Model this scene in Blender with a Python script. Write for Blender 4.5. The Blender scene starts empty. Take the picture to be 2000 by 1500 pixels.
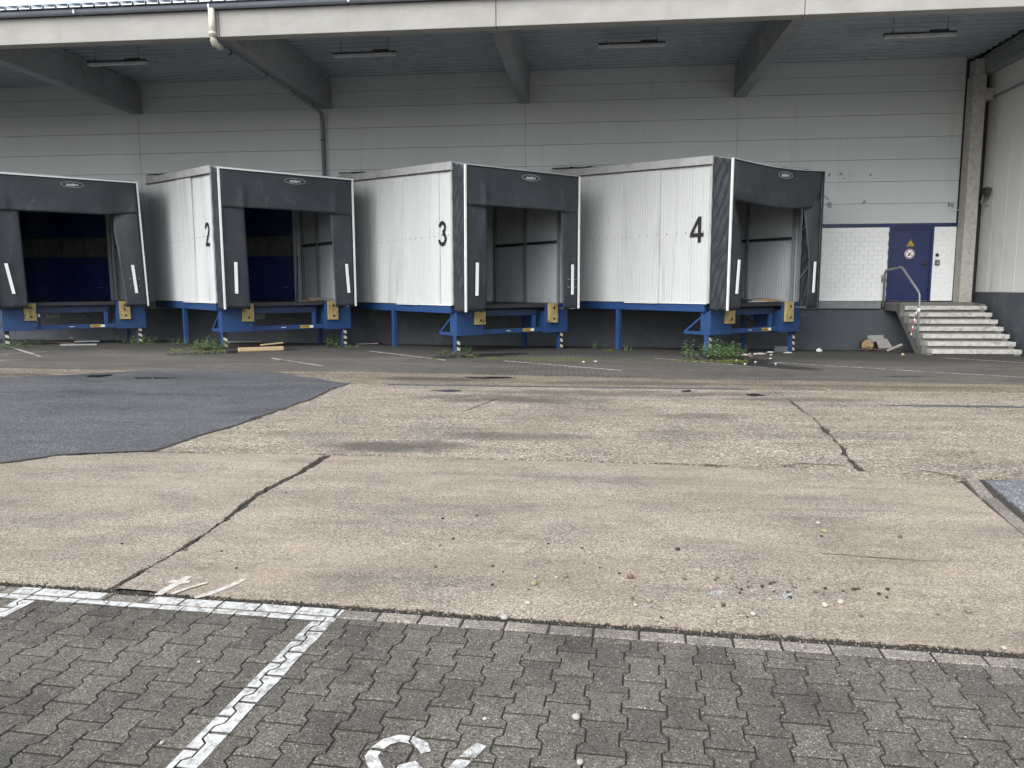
import bpy, bmesh, math, random
from mathutils import Vector, Matrix, noise
R = math.radians
rnd = random.Random(7)
SC = bpy.context.scene
COL = SC.collection

# ------------------------------------------------------------------ camera, sky, sun, exposure
PITCH, YAW, ROLL, HCAM = 0.12566370614, -0.10263181941, -0.0034036221, 1.6
def cam_axes():
    p, y, r = PITCH, YAW, ROLL
    fw = Vector((math.sin(y)*math.cos(p), math.cos(y)*math.cos(p), -math.sin(p)))
    rt = Vector((math.cos(y), -math.sin(y), 0)); up = rt.cross(fw)
    return rt*math.cos(r)+up*math.sin(r), -rt*math.sin(r)+up*math.cos(r), fw
RT, UP, FW = cam_axes()
cd = bpy.data.cameras.new('camera'); cam = bpy.data.objects.new('camera', cd); COL.objects.link(cam)
cd.sensor_width = 36; cd.lens = 27.0; cd.clip_start = 0.05; cd.clip_end = 600
m3 = Matrix((RT, UP, -FW)).transposed()
cam.matrix_world = Matrix.Translation((0, 0, HCAM)) @ m3.to_4x4()
SC.camera = cam

SUN_DIR = Vector((-0.5, -0.95, .80)).normalized()      # towards the bright part of the overcast sky
w = bpy.data.worlds.new('World'); SC.world = w; w.use_nodes = True
nt = w.node_tree; bg = nt.nodes['Background']
sky = nt.nodes.new('ShaderNodeTexSky'); sky.sky_type = 'NISHITA'; sky.sun_disc = False
sky.sun_elevation = math.asin(SUN_DIR.z); sky.sun_rotation = math.atan2(SUN_DIR.x, SUN_DIR.y)
sky.dust_density = 2.0; sky.air_density = 1.0; sky.ozone_density = 1.0
hs = nt.nodes.new('ShaderNodeHueSaturation'); hs.inputs['Saturation'].default_value = 0.6
veil = nt.nodes.new('ShaderNodeMix'); veil.data_type = 'RGBA'; veil.inputs[0].default_value = .6     # even cloud cover
veil.inputs[7].default_value = (3.75, 4.0, 4.3, 1)
nt.links.new(sky.outputs[0], hs.inputs['Color']); nt.links.new(hs.outputs[0], veil.inputs[6]); nt.links.new(veil.outputs[2], bg.inputs[0])
bg.inputs[1].default_value = 0.13
sd = bpy.data.lights.new('sun', 'SUN'); sun = bpy.data.objects.new('sun', sd); COL.objects.link(sun)
sd.energy = 1.15; sd.angle = R(50); sd.color = (1, 0.985, 0.96)
sun.rotation_euler = SUN_DIR.to_track_quat('Z', 'Y').to_euler(); sun.location = (0, -10, 30)
vs = SC.view_settings; vs.view_transform = 'Standard'; vs.look = 'None'; vs.gamma = 1; vs.use_curve_mapping = False
vs.exposure = 1.5

# ------------------------------------------------------------------ ground height and pixel -> ground helper
def sstep(a, b, x):
    t = min(1, max(0, (x-a)/(b-a))); return t*t*(3-2*t)
def gz(X, Y):
    X = min(40, max(-40, X))
    return -.0085*X*sstep(8, 18, Y) - (.006*max(0, min(Y, 23)-17.5)**2)
def gr(px, py):
    """where the sight line of a photo pixel meets the ground"""
    d = RT*((px-1000)/1500) - UP*((py-750)/1500) + FW
    t = HCAM/-d.z
    for _ in range(60):
        t += .7*((HCAM-gz(t*d.x, t*d.y))/-d.z - t)
    return Vector((t*d.x, t*d.y, gz(t*d.x, t*d.y)))

# ------------------------------------------------------------------ materials
MATS = {}
class NT:
    def __init__(s, name, rough=.7, metallic=0.0, spec=0.4):
        m = bpy.data.materials.new(name); m.use_nodes = True
        s.m, s.t = m, m.node_tree; s.b = s.t.nodes['Principled BSDF']
        s.b.inputs['Roughness'].default_value = rough; s.b.inputs['Metallic'].default_value = metallic
        s.b.inputs['Specular IOR Level'].default_value = spec
        g = s.n('ShaderNodeNewGeometry'); s.pos = g.outputs['Position']
        MATS[name] = m
    def n(s, k): return s.t.nodes.new(k)
    def l(s, a, b): s.t.links.new(a, b)
    def scaled(s, v):
        if v == (1, 1, 1): return s.pos
        q = s.n('ShaderNodeVectorMath'); q.operation = 'MULTIPLY'; s.l(s.pos, q.inputs[0]); q.inputs[1].default_value = v
        return q.outputs[0]
    def noise(s, scale, detail=4, rough=.6, stretch=(1, 1, 1), dist=0):
        q = s.n('ShaderNodeTexNoise'); q.inputs['Scale'].default_value = scale; q.inputs['Detail'].default_value = detail
        q.inputs['Roughness'].default_value = rough; q.inputs['Distortion'].default_value = dist
        s.l(s.scaled(stretch), q.inputs['Vector']); return q.outputs[0]
    def vor(s, scale, feature='F1', stretch=(1, 1, 1)):
        q = s.n('ShaderNodeTexVoronoi'); q.feature = feature; q.inputs['Scale'].default_value = scale
        s.l(s.scaled(stretch), q.inputs['Vector']); return q
    def ramp(s, f, stops, interp='LINEAR'):
        q = s.n('ShaderNodeValToRGB'); q.color_ramp.interpolation = interp; e = q.color_ramp.elements
        while len(e) < len(stops): e.new(.5)
        for i, (p, c) in enumerate(stops):
            e[i].position = p; c = (c, c, c) if isinstance(c, (int, float)) else c
            e[i].color = (*c, 1)
        s.l(f, q.inputs[0]); return q.outputs[0]
    def mix(s, f, a, b, mode='MIX'):
        q = s.n('ShaderNodeMix'); q.data_type = 'RGBA'; q.blend_type = mode; q.clamp_factor = True
        for v, i in ((f, 0), (a, 6), (b, 7)):
            if isinstance(v, (int, float)): q.inputs[i].default_value = v
            elif isinstance(v, tuple): q.inputs[i].default_value = (*v, 1)
            else: s.l(v, q.inputs[i])
        return q.outputs[2]
    def math(s, op, a, b=0.0, c=0.0):
        q = s.n('ShaderNodeMath'); q.operation = op
        for i, v in enumerate((a, b, c)):
            if isinstance(v, (int, float)): q.inputs[i].default_value = v
            else: s.l(v, q.inputs[i])
        return q.outputs[0]
    def xyz(s):
        q = s.n('ShaderNodeSeparateXYZ'); s.l(s.pos, q.inputs[0]); return q.outputs
    def rand(s):
        q = s.n('ShaderNodeObjectInfo'); return q.outputs['Random']
    def col(s, c): s.l(c, s.b.inputs['Base Color'])
    def rough(s, c): s.l(c, s.b.inputs['Roughness'])
    def bump(s, h, strength=.5, dist=.01):
        q = s.n('ShaderNodeBump'); q.inputs['Strength'].default_value = strength; q.inputs['Distance'].default_value = dist
        s.l(h, q.inputs['Height']); s.l(q.outputs[0], s.b.inputs['Normal'])

def simple(name, c, c2=None, scale=3, rough=.6, metallic=0, spec=.4, stretch=(1, 1, 1), bump=0, bscale=40, dirt=None, dscale=6, damt=(.55, .8), perobj=0):
    """base colour with a second tone in broad noise, optional dirt marks and fine relief"""
    t = NT(name, rough, metallic, spec)
    c2 = c2 or tuple(x*.82 for x in c)
    o = t.ramp(t.noise(scale, 5, .6, stretch), [(.3, c2), (.7, c)])
    if dirt:
        d = t.ramp(t.noise(dscale, 8, .7, stretch, .6), [(damt[0], 0.0), (damt[1], 1.0)])
        o = t.mix(d, o, dirt)
    if perobj:
        o = t.mix(1.0, o, t.ramp(t.rand(), [(0, 1-perobj), (1, 1.0)]), 'MULTIPLY')
    t.col(o)
    t.rough(t.ramp(t.noise(scale*2.3, 3), [(.3, max(0, rough-.12)), (.7, min(1, rough+.1))]))
    if bump: t.bump(t.noise(bscale, 6, .65), bump, .01)
    return t.m

def aggregate(name, base, pale, dark, cell, big, warm, bump=.5, palef=.22, darkf=.25, dist=.006, dust=None, stains=()):
    """broken concrete: stones of several tones in a paste, with broad wear and tyre streaks"""
    t = NT(name, .86, 0, .25)
    v = t.vor(cell); s = t.n('ShaderNodeSeparateColor'); t.l(v.outputs['Color'], s.inputs[0])
    stone = t.ramp(s.outputs[0], [(0, dark), (darkf, tuple(x*.78 for x in base)), (.5, base), (1-palef, tuple(x*1.12 for x in base)), (1, pale)])
    v2 = t.vor(cell*2.7); s2 = t.n('ShaderNodeSeparateColor'); t.l(v2.outputs['Color'], s2.inputs[0])
    fine = t.ramp(s2.outputs[1], [(0, .4), (.3, .82), (.8, 1.02), (1, 1.35)])
    o = t.mix(1.0, stone, fine, 'MULTIPLY')
    wear = t.ramp(t.noise(.55, 7, .62, (1, 1, 1), .4), [(.3, .72), (.5, .95), (.72, 1.12)])
    o = t.mix(1.0, o, wear, 'MULTIPLY')
    st = t.ramp(t.noise(1.3, 6, .65, (.35, 1.6, 1)), [(.35, .78), (.55, 1.0), (.75, 1.08)])
    o = t.mix(.8, o, t.mix(1.0, o, st, 'MULTIPLY'))
    o = t.mix(t.ramp(t.noise(big, 5, .6), [(.42, 0.0), (.72, .5)]), o, warm)
    grey = t.ramp(t.noise(1.9, 8, .7, (.6, 1.3, 1), .5), [(.44, 0.0), (.66, .9)])
    o = t.mix(grey, o, t.mix(1.0, o, (.74, .75, .785), 'MULTIPLY'))
    trk = t.ramp(t.noise(2.6, 6, .7, (.10, 1.5, 1), .3), [(.5, 0.0), (.72, .8)])
    o = t.mix(trk, o, t.mix(1.0, o, (.68, .69, .72), 'MULTIPLY'))
    blot = t.ramp(t.noise(3.1, 8, .72, (1, 1, 1), .8), [(.57, 0.0), (.76, .6)])
    o = t.mix(blot, o, dark)
    if dust: o = t.mix(t.ramp(t.noise(.4, 4, .5), [(.5, 0.0), (.7, .45)]), o, dust)
    if stains:
        X, Y, Z = t.xyz()
        for cx_, cy_, ax, ay, am in stains:
            a = t.math('DIVIDE', t.math('SUBTRACT', X, cx_), ax); b = t.math('DIVIDE', t.math('SUBTRACT', Y, cy_), ay)
            r = t.math('ADD', t.math('ADD', t.math('MULTIPLY', a, a), t.math('MULTIPLY', b, b)), t.math('MULTIPLY', t.math('SUBTRACT', t.noise(2.4, 7, .7, (.7, 1.2, 1)), .5), 3.4))
            o = t.mix(t.math('MULTIPLY', t.ramp(r, [(.2, 1.0), (1.2, 0.0)]), am), o, (.075, .066, .055))
    t.col(o)
    h = t.math('ADD', t.math('MULTIPLY', s.outputs[0], .6), t.noise(cell*.8, 6, .7))
    t.bump(h, bump, dist)
    return t

aggregate('concrete_front', (.366, .308, .243), (.62, .54, .44), (.12, .11, .105), 120, .9, (.37, .298, .215), .55, .3, .22, .005)
aggregate('concrete_rear', (.385, .322, .253), (.80, .72, .60), (.095, .083, .07), 62, .8, (.31, .26, .195), .75, .26, .3, .010, stains=((-1.9, 7.5, .9, .35, .7), (-.9, 8.1, .9, .3, .5), (-1.2, 10.9, 1.6, .5, .65), (.2, 11.6, 2.2, .35, .6), (1.3, 9.6, .8, .3, .5), (3.0, 11.2, 1.2, .3, .45), (1.0, 8.3, .6, .4, .35)))
aggregate('concrete_strip', (.275, .228, .170), (.58, .50, .39), (.075, .07, .066), 62, .7, (.26, .22, .17), .7, .22, .34, .010, stains=((-2.6, 13.1, 1.5, .3, .85), (0.6, 12.9, 2.2, .3, .6), (4.5, 12.8, 2.5, .25, .5), (-11, 12.9, 1.6, .25, .8)))
def mat_asphalt(name, base, c2, cell=110):
    t = NT(name, .62, 0, .5)
    v = t.vor(cell); s = t.n('ShaderNodeSeparateColor'); t.l(v.outputs['Color'], s.inputs[0])
    o = t.ramp(s.outputs[0], [(0, tuple(x*.35 for x in base)), (.35, tuple(x*.85 for x in base)), (.6, base), (.9, c2), (.95, tuple(min(.5, x*2.2) for x in c2)), (1, tuple(min(.6, x*3.2) for x in c2))])
    o = t.mix(1.0, o, t.ramp(t.noise(.6, 8, .68, (.8, 1.2, 1), .5), [(.3, .62), (.5, .95), (.72, 1.25)]), 'MULTIPLY')
    o = t.mix(t.ramp(t.noise(1.7, 7, .7, (.14, 1.5, 1), .4), [(.54, 0.0), (.74, .55)]), o, tuple(x*.45 for x in base))
    o = t.mix(t.ramp(t.noise(2.6, 8, .75, (1, 1, 1), .6), [(.58, 0.0), (.78, .5)]), o, (.20, .185, .16))
    wet = t.ramp(t.noise(.8, 5, .6, (.5, 1.3, 1)), [(.56, 0.0), (.66, 1.0)])
    o = t.mix(t.math('MULTIPLY', wet, .5), o, tuple(x*.5 for x in base))
    t.col(o); t.rough(t.ramp(wet, [(0, .66), (1, .46)]))
    t.bump(t.math('ADD', s.outputs[0], t.noise(120, 5, .7)), .6, .006)
mat_asphalt('asphalt_patch', (.085, .086, .093), (.125, .125, .132))
mat_asphalt('asphalt_light', (.16, .165, .175), (.26, .265, .28), 75)
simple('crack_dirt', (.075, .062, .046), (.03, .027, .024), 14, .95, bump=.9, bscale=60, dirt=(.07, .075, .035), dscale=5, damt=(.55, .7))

def mat_yard():
    """block paving with grime, moss and a damp strip under the docks"""
    t = NT('dock_yard_paving', .8, 0, .35)
    X, Y, Z = t.xyz()
    cx = t.n('ShaderNodeCombineXYZ')
    ca, sa = math.cos(R(-2.5)), math.sin(R(-2.5))
    t.l(t.math('ADD', t.math('MULTIPLY', X, ca), t.math('MULTIPLY', Y, -sa)), cx.inputs[0])
    t.l(t.math('ADD', t.math('MULTIPLY', X, sa), t.math('MULTIPLY', Y, ca)), cx.inputs[1])
    br = t.n('ShaderNodeTexBrick'); t.l(cx.outputs[0], br.inputs['Vector'])
    br.inputs['Scale'].default_value = 1; br.inputs['Brick Width'].default_value = .21; br.inputs['Row Height'].default_value = .14
    br.inputs['Mortar Size'].default_value = .009; br.inputs['Mortar Smooth'].default_value = .2
    br.inputs['Color1'].default_value = (.165, .149, .128, 1); br.inputs['Color2'].default_value = (.125, .114, .10, 1); br.inputs['Mortar'].default_value = (.04, .037, .034, 1)
    tar = t.ramp(t.noise(9, 6, .65), [(.3, (.11, .10, .088)), (.7, (.165, .15, .13))])
    isblock = t.math('MULTIPLY', t.math('GREATER_THAN', t.math('ADD', X, t.noise(.8, 3)), -3.5), t.math('LESS_THAN', t.math('ADD', X, t.noise(.8, 3)), 4.2))
    o = t.mix(isblock, tar, br.outputs['Color'])
    o = t.mix(1.0, o, t.ramp(t.noise(90, 4, .7), [(.3, .78), (.7, 1.15)]), 'MULTIPLY')
    o = t.mix(1.0, o, t.ramp(t.noise(.8, 7, .66, (.45, 1.5, 1), .5), [(.3, .55), (.52, .84), (.75, 1.1)]), 'MULTIPLY')
    # oil and damp that gathered round the docks
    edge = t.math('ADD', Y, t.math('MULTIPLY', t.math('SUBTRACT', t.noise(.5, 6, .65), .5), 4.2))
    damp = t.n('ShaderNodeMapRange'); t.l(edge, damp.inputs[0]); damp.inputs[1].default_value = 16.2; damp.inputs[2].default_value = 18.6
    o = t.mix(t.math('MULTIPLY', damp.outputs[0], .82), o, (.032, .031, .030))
    def spill(cx_, cy_, ax, ay, ang):
        c, s_ = math.cos(ang), math.sin(ang)
        dx = t.math('SUBTRACT', X, cx_); dy = t.math('SUBTRACT', Y, cy_)
        a = t.math('DIVIDE', t.math('ADD', t.math('MULTIPLY', dx, c), t.math('MULTIPLY', dy, s_)), ax)
        b = t.math('DIVIDE', t.math('SUBTRACT', t.math('MULTIPLY', dy, c), t.math('MULTIPLY', dx, s_)), ay)
        r = t.math('ADD', t.math('MULTIPLY', a, a), t.math('MULTIPLY', b, b))
        r = t.math('ADD', r, t.math('MULTIPLY', t.math('SUBTRACT', t.noise(2.2, 5, .6), .5), 1.6))
        return t.ramp(r, [(.55, 1.0), (1.0, 0.0)])
    wet = None
    for q in ((3.55, 16.4, 1.5, .42, 2.3), (5.9, 14.45, .8, .13, -.05), (-10.6, 13.4, 1.0, .16, 0), (3.0, 17.3, 1.1, .8, .2), (-2.6, 17.6, 1.6, .5, .7), (-8.6, 17.6, 1.8, .5, .7)):
        sp = spill(*q); wet = sp if wet is None else t.math('MAXIMUM', wet, sp)
    o = t.mix(t.math('MULTIPLY', wet, .8), o, (.022, .021, .021))
    moss = t.math('MULTIPLY', t.ramp(t.noise(1.6, 8, .75), [(.56, 0.0), (.68, .9)]), damp.outputs[0])
    o = t.mix(t.math('MULTIPLY', moss, .55), o, (.06, .075, .028))
    t.col(o); t.rough(t.ramp(wet, [(0, .82), (1, .3)]))
    t.bump(t.math('ADD', t.math('MULTIPLY', br.outputs['Fac'], t.math('MULTIPLY', isblock, -2.0)), t.noise(70, 5, .7)), .4, .006)
mat_yard()

def mat_paver(name, base, c2, var):
    t = NT(name, .82, 0, .35)
    o = t.ramp(t.noise(210, 3, .8), [(.34, tuple(x*.22 for x in base)), (.45, base), (.58, c2), (.70, tuple(x*2.6 for x in c2))])
    vv = t.vor(150); sc = t.n('ShaderNodeSeparateColor'); t.l(vv.outputs['Color'], sc.inputs[0])
    o = t.mix(1.0, o, t.ramp(sc.outputs[0], [(0, .35), (.2, .8), (.7, 1.05), (.92, 1.3), (1, 2.2)]), 'MULTIPLY')
    r = t.ramp(t.rand(), [(0, tuple(1-var*x for x in (1.0, 1.0, 1.0))), (.5, (1, .985, .96)), (1, (1+var*.5, 1+var*.45, 1+var*.35))])
    o = t.mix(1.0, o, r, 'MULTIPLY')
    o = t.mix(1.0, o, t.ramp(t.noise(1.6, 7, .68, (1, 1, 1), .6), [(.3, .5), (.5, .95), (.75, 1.2)]), 'MULTIPLY')
    o = t.mix(t.ramp(t.noise(5.5, 7, .7, (1, 1, 1), .5), [(.58, 0.0), (.75, .5)]), o, (.045, .042, .040))
    t.col(o); t.bump(t.noise(170, 5, .75), .65, .005)
mat_paver('paver_concrete', (.100, .091, .076), (.158, .144, .121), .24)
mat_paver('kerb_concrete', (.225, .20, .17), (.285, .255, .22), .12)

def mat_worn_paint(name, c, under, lo, hi, scale=11):
    t = NT(name, .7, 0, .35)
    wv = t.math('ADD', t.math('MULTIPLY', t.noise(scale, 9, .78), .75), t.math('MULTIPLY', t.noise(1.4, 3), .25))
    f = t.ramp(wv, [(lo, 0.0), (hi, 1.0)])
    o = t.mix(f, under, t.ramp(t.noise(60, 5), [(.3, tuple(x*.8 for x in c)), (.7, c)]))
    t.col(o); t.bump(t.noise(150, 4, .7), .5, .004)
mat_worn_paint('road_paint', (.60, .595, .57), (.17, .16, .14), .41, .53, 24)
mat_worn_paint('road_paint_worn', (.62, .60, .56), (.40, .34, .27), .45, .56, 30)
mat_worn_paint('yard_paint', (.62, .61, .57), (.16, .15, .13), .43, .58, 9)
t = NT('bumper_paint', .75, 0, .3)
o = t.ramp(t.noise(7, 6, .7, (1, 1, .4)), [(.3, (.30, .23, .09)), (.6, (.45, .355, .16)), (.8, (.5, .43, .25))])
f = t.math('ADD', t.math('MULTIPLY', t.noise(17, 9, .8, (1.3, 1.3, .3), .8), .7), t.math('MULTIPLY', t.noise(6, 4, .6), .3))
t.col(t.mix(t.ramp(f, [(.53, 0.0), (.59, 1.0)]), o, (.03, .026, .02))); t.bump(t.noise(60, 5, .7, (1, 1, .3)), .5, .006)

simple('sandwich_panel', (.53, .568, .575), (.49, .525, .532), .7, .5, spec=.4, dirt=(.40, .42, .40), dscale=1.8, damt=(.57, .86), stretch=(1.2, 1.2, .12), perobj=.05)
simple('side_panel_beige', (.72, .73, .705), (.66, .67, .65), .6, .5, dirt=(.36, .36, .34), dscale=1.1, damt=(.58, .85), stretch=(1, 1, .3), perobj=.04)
simple('joint_sand', (.040, .037, .031), (.022, .021, .019), 25, .95, bump=.8, bscale=80, dirt=(.05, .055, .025), dscale=4, damt=(.56, .7))
simple('dark_joint', (.06, .062, .062), rough=.9)
simple('dock_cladding', (.545, .565, .56), (.48, .50, .498), .8, .42, spec=.5, dirt=(.34, .345, .335), dscale=2.6, damt=(.53, .76), stretch=(1.5, 1.5, .12), perobj=.07)
simple('dock_trim', (.44, .445, .44), (.34, .345, .345), 2.5, .45, dirt=(.24, .24, .23), dscale=3.5, damt=(.52, .75), stretch=(1, 1, 1))
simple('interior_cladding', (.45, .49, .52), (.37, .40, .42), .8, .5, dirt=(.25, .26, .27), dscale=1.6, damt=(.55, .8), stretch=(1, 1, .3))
def mat_tarp():
    t = NT('black_tarpaulin', .46, 0, .5)
    o = t.ramp(t.noise(1.1, 6, .6), [(.3, (.021, .0245, .031)), (.7, (.033, .038, .046))])
    o = t.mix(t.ramp(t.noise(3.5, 9, .75, (1, 1, .6), .8), [(.56, 0.0), (.76, .55)]), o, (.13, .137, .15))
    t.col(o); t.rough(t.ramp(t.noise(2.5, 4), [(.3, .40), (.7, .62)]))
    t.bump(t.math('ADD', t.noise(2.2, 3, .5), t.math('MULTIPLY', t.noise(240, 2), .05)), .35, .05)
mat_tarp()
simple('white_profile', (.78, .78, .77), (.66, .66, .65), 3, .35, dirt=(.3, .3, .29), dscale=5, damt=(.6, .85))
simple('reflective_white', (.82, .83, .83), (.76, .77, .77), 6, .5, dirt=(.45, .45, .44), dscale=8, damt=(.62, .85))
simple('print_white', (.6, .62, .64), rough=.6)
simple('print_black', (.016, .016, .017), (.02, .02, .02), rough=.55)
simple('blue_steel', (.018, .060, .175), (.015, .048, .14), 1.5, .5, spec=.45, dirt=(.05, .034, .028), dscale=7, damt=(.58, .70), bump=.12, bscale=18)
simple('blue_steel_dirty', (.018, .040, .115), (.014, .028, .075), 3, .5, dirt=(.03, .03, .032), dscale=5, damt=(.45, .7))
simple('door_blue', (.010, .022, .092), (.009, .019, .08), 1.2, .38, spec=.5, dirt=(.03, .04, .10), dscale=3, damt=(.6, .9))
simple('sectional_blue', (.007, .020, .105), (.006, .017, .09), 1, .35, spec=.5)
simple('door_glazing', (.10, .098, .094), (.075, .075, .074), 2, .25, spec=.5)
simple('galvanised', (.36, .38, .40), (.27, .29, .31), 4, .42, .55, dirt=(.2, .2, .2), dscale=9, damt=(.55, .8))
simple('dark_steel', (.045, .048, .054), (.03, .032, .036), 6, .5, .3, dirt=(.09, .075, .06), dscale=8, damt=(.55, .75))
simple('grey_steel', (.26, .275, .29), (.2, .21, .225), 3, .45, .2)
simple('deck_steel', (.35, .395, .45), (.30, .34, .39), .5, .5, .15, dirt=(.19, .2, .22), dscale=1.2, damt=(.55, .85))
simple('roof_metal', (.66, .68, .70), (.58, .60, .62), 2, .4, .3)
simple('gutter_zinc', (.24, .265, .31), (.19, .21, .25), 2.5, .42, .45, dirt=(.12, .13, .15), dscale=5, damt=(.55, .8))
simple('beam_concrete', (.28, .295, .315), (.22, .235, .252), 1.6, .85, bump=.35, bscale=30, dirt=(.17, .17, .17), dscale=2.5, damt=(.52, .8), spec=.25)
def mat_fascia():
    t = NT('fascia_concrete', .85, 0, .25)
    o = t.ramp(t.noise(2.2, 7, .66, (.6, 1, 1)), [(.3, (.30, .292, .27)), (.55, (.34, .333, .312)), (.75, (.37, .364, .345))])
    st = t.ramp(t.noise(5, 7, .7, (1.5, 1, .16)), [(.58, 0.0), (.76, .5)])
    o = t.mix(st, o, (.25, .235, .205))
    o = t.mix(t.ramp(t.noise(22, 4, .7), [(.66, 0.0), (.74, .55)]), o, (.21, .20, .18))
    t.col(o); t.bump(t.noise(35, 6, .7), .4, .01)
mat_fascia()
simple('column_concrete', (.44, .425, .385), (.35, .335, .30), 5, .88, bump=.5, bscale=26, dirt=(.24, .23, .205), dscale=9, damt=(.5, .72), spec=.25)
simple('plinth_grey', (.080, .092, .108), (.062, .072, .086), .9, .7, dirt=(.17, .175, .175), dscale=1.8, damt=(.56, .82), bump=.2, bscale=30, stretch=(1, 1, 1))
simple('ledge_grey', (.24, .25, .265), (.17, .18, .19), 1.4, .75, dirt=(.10, .10, .105), dscale=3, damt=(.5, .75), bump=.2)
simple('painted_brick', (.82, .845, .84), (.76, .79, .785), 2.5, .6, bump=.3, bscale=45, dirt=(.46, .46, .45), dscale=5, damt=(.64, .78), perobj=.03)
simple('brick_mortar', (.78, .80, .79), (.58, .59, .58), 2.2, .9)
simple('stair_concrete', (.50, .49, .45), (.37, .365, .34), 5, .86, bump=.5, bscale=35, dirt=(.16, .16, .145), dscale=7, damt=(.5, .7), spec=.25)
simple('stringer_concrete', (.155, .152, .145), (.11, .11, .106), 3, .9, bump=.4, bscale=30, dirt=(.07, .07, .066), dscale=4)
simple('pipe_cream', (.66, .62, .52), (.56, .53, .45), 4, .5, dirt=(.30, .28, .23), dscale=6, damt=(.56, .8))
simple('pipe_grey', (.20, .215, .235), (.15, .16, .18), 3, .45)
simple('lamp_diffuser', (.55, .57, .58), (.48, .5, .51), 3, .3)
simple('sign_yellow', (.62, .40, .03), (.52, .34, .03), 9, .5)
simple('sign_red', (.36, .03, .04), rough=.5)
simple('plastic_dark', (.03, .031, .034), rough=.45)
simple('plastic_grey', (.33, .34, .35), rough=.5)
simple('plastic_red', (.30, .025, .025), rough=.45)
simple('tape_white', (.72, .70, .70), rough=.5)
simple('tape_red', (.5, .05, .07), rough=.5)
simple('pale_wood', (.56, .42, .25), (.46, .33, .19), 7, .75, stretch=(.2, 2, 2), bump=.3)
simple('weathered_board', (.32, .32, .31), (.2, .2, .2), 6, .8)
simple('log_end', (.36, .25, .15), (.24, .16, .09), 16, .8, bump=.3)
simple('bark', (.10, .075, .055), (.06, .045, .035), 18, .95, bump=.6)
simple('cardboard', (.36, .235, .14), (.28, .18, .105), 5, .85)
simple('cardboard_dull', (.22, .155, .115), (.15, .105, .08), 5, .85)
simple('litter_white', (.58, .58, .56), (.42, .42, .41), 10, .6)
simple('stick_brown', (.07, .055, .045), (.045, .036, .03), 12, .9)
for nm, c in dict(stone_dark=(.05, .04, .036), stone_grey=(.22, .2, .18), stone_pale=(.46, .44, .39), stone_yellow=(.35, .29, .18), stone_red=(.19, .11, .078), stone_brown=(.16, .1, .065), stone_grit=(.36, .33, .28)).items():
    simple(nm, c, tuple(x*.65 for x in c), 60, .85, bump=.4, bscale=90)
def mat_leaf(name, a, b):
    t = NT(name, .55, 0, .4)
    t.col(t.ramp(t.noise(14, 4, .7), [(.3, a), (.7, b)]))
mat_leaf('weed_leaf', (.085, .145, .055), (.18, .26, .11))
mat_leaf('weed_leaf_dark', (.04, .08, .03), (.085, .145, .055))
mat_leaf('weed_leaf_yellow', (.09, .13, .03), (.17, .2, .06))
mat_leaf('moss', (.055, .07, .02), (.12, .13, .04))

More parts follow.
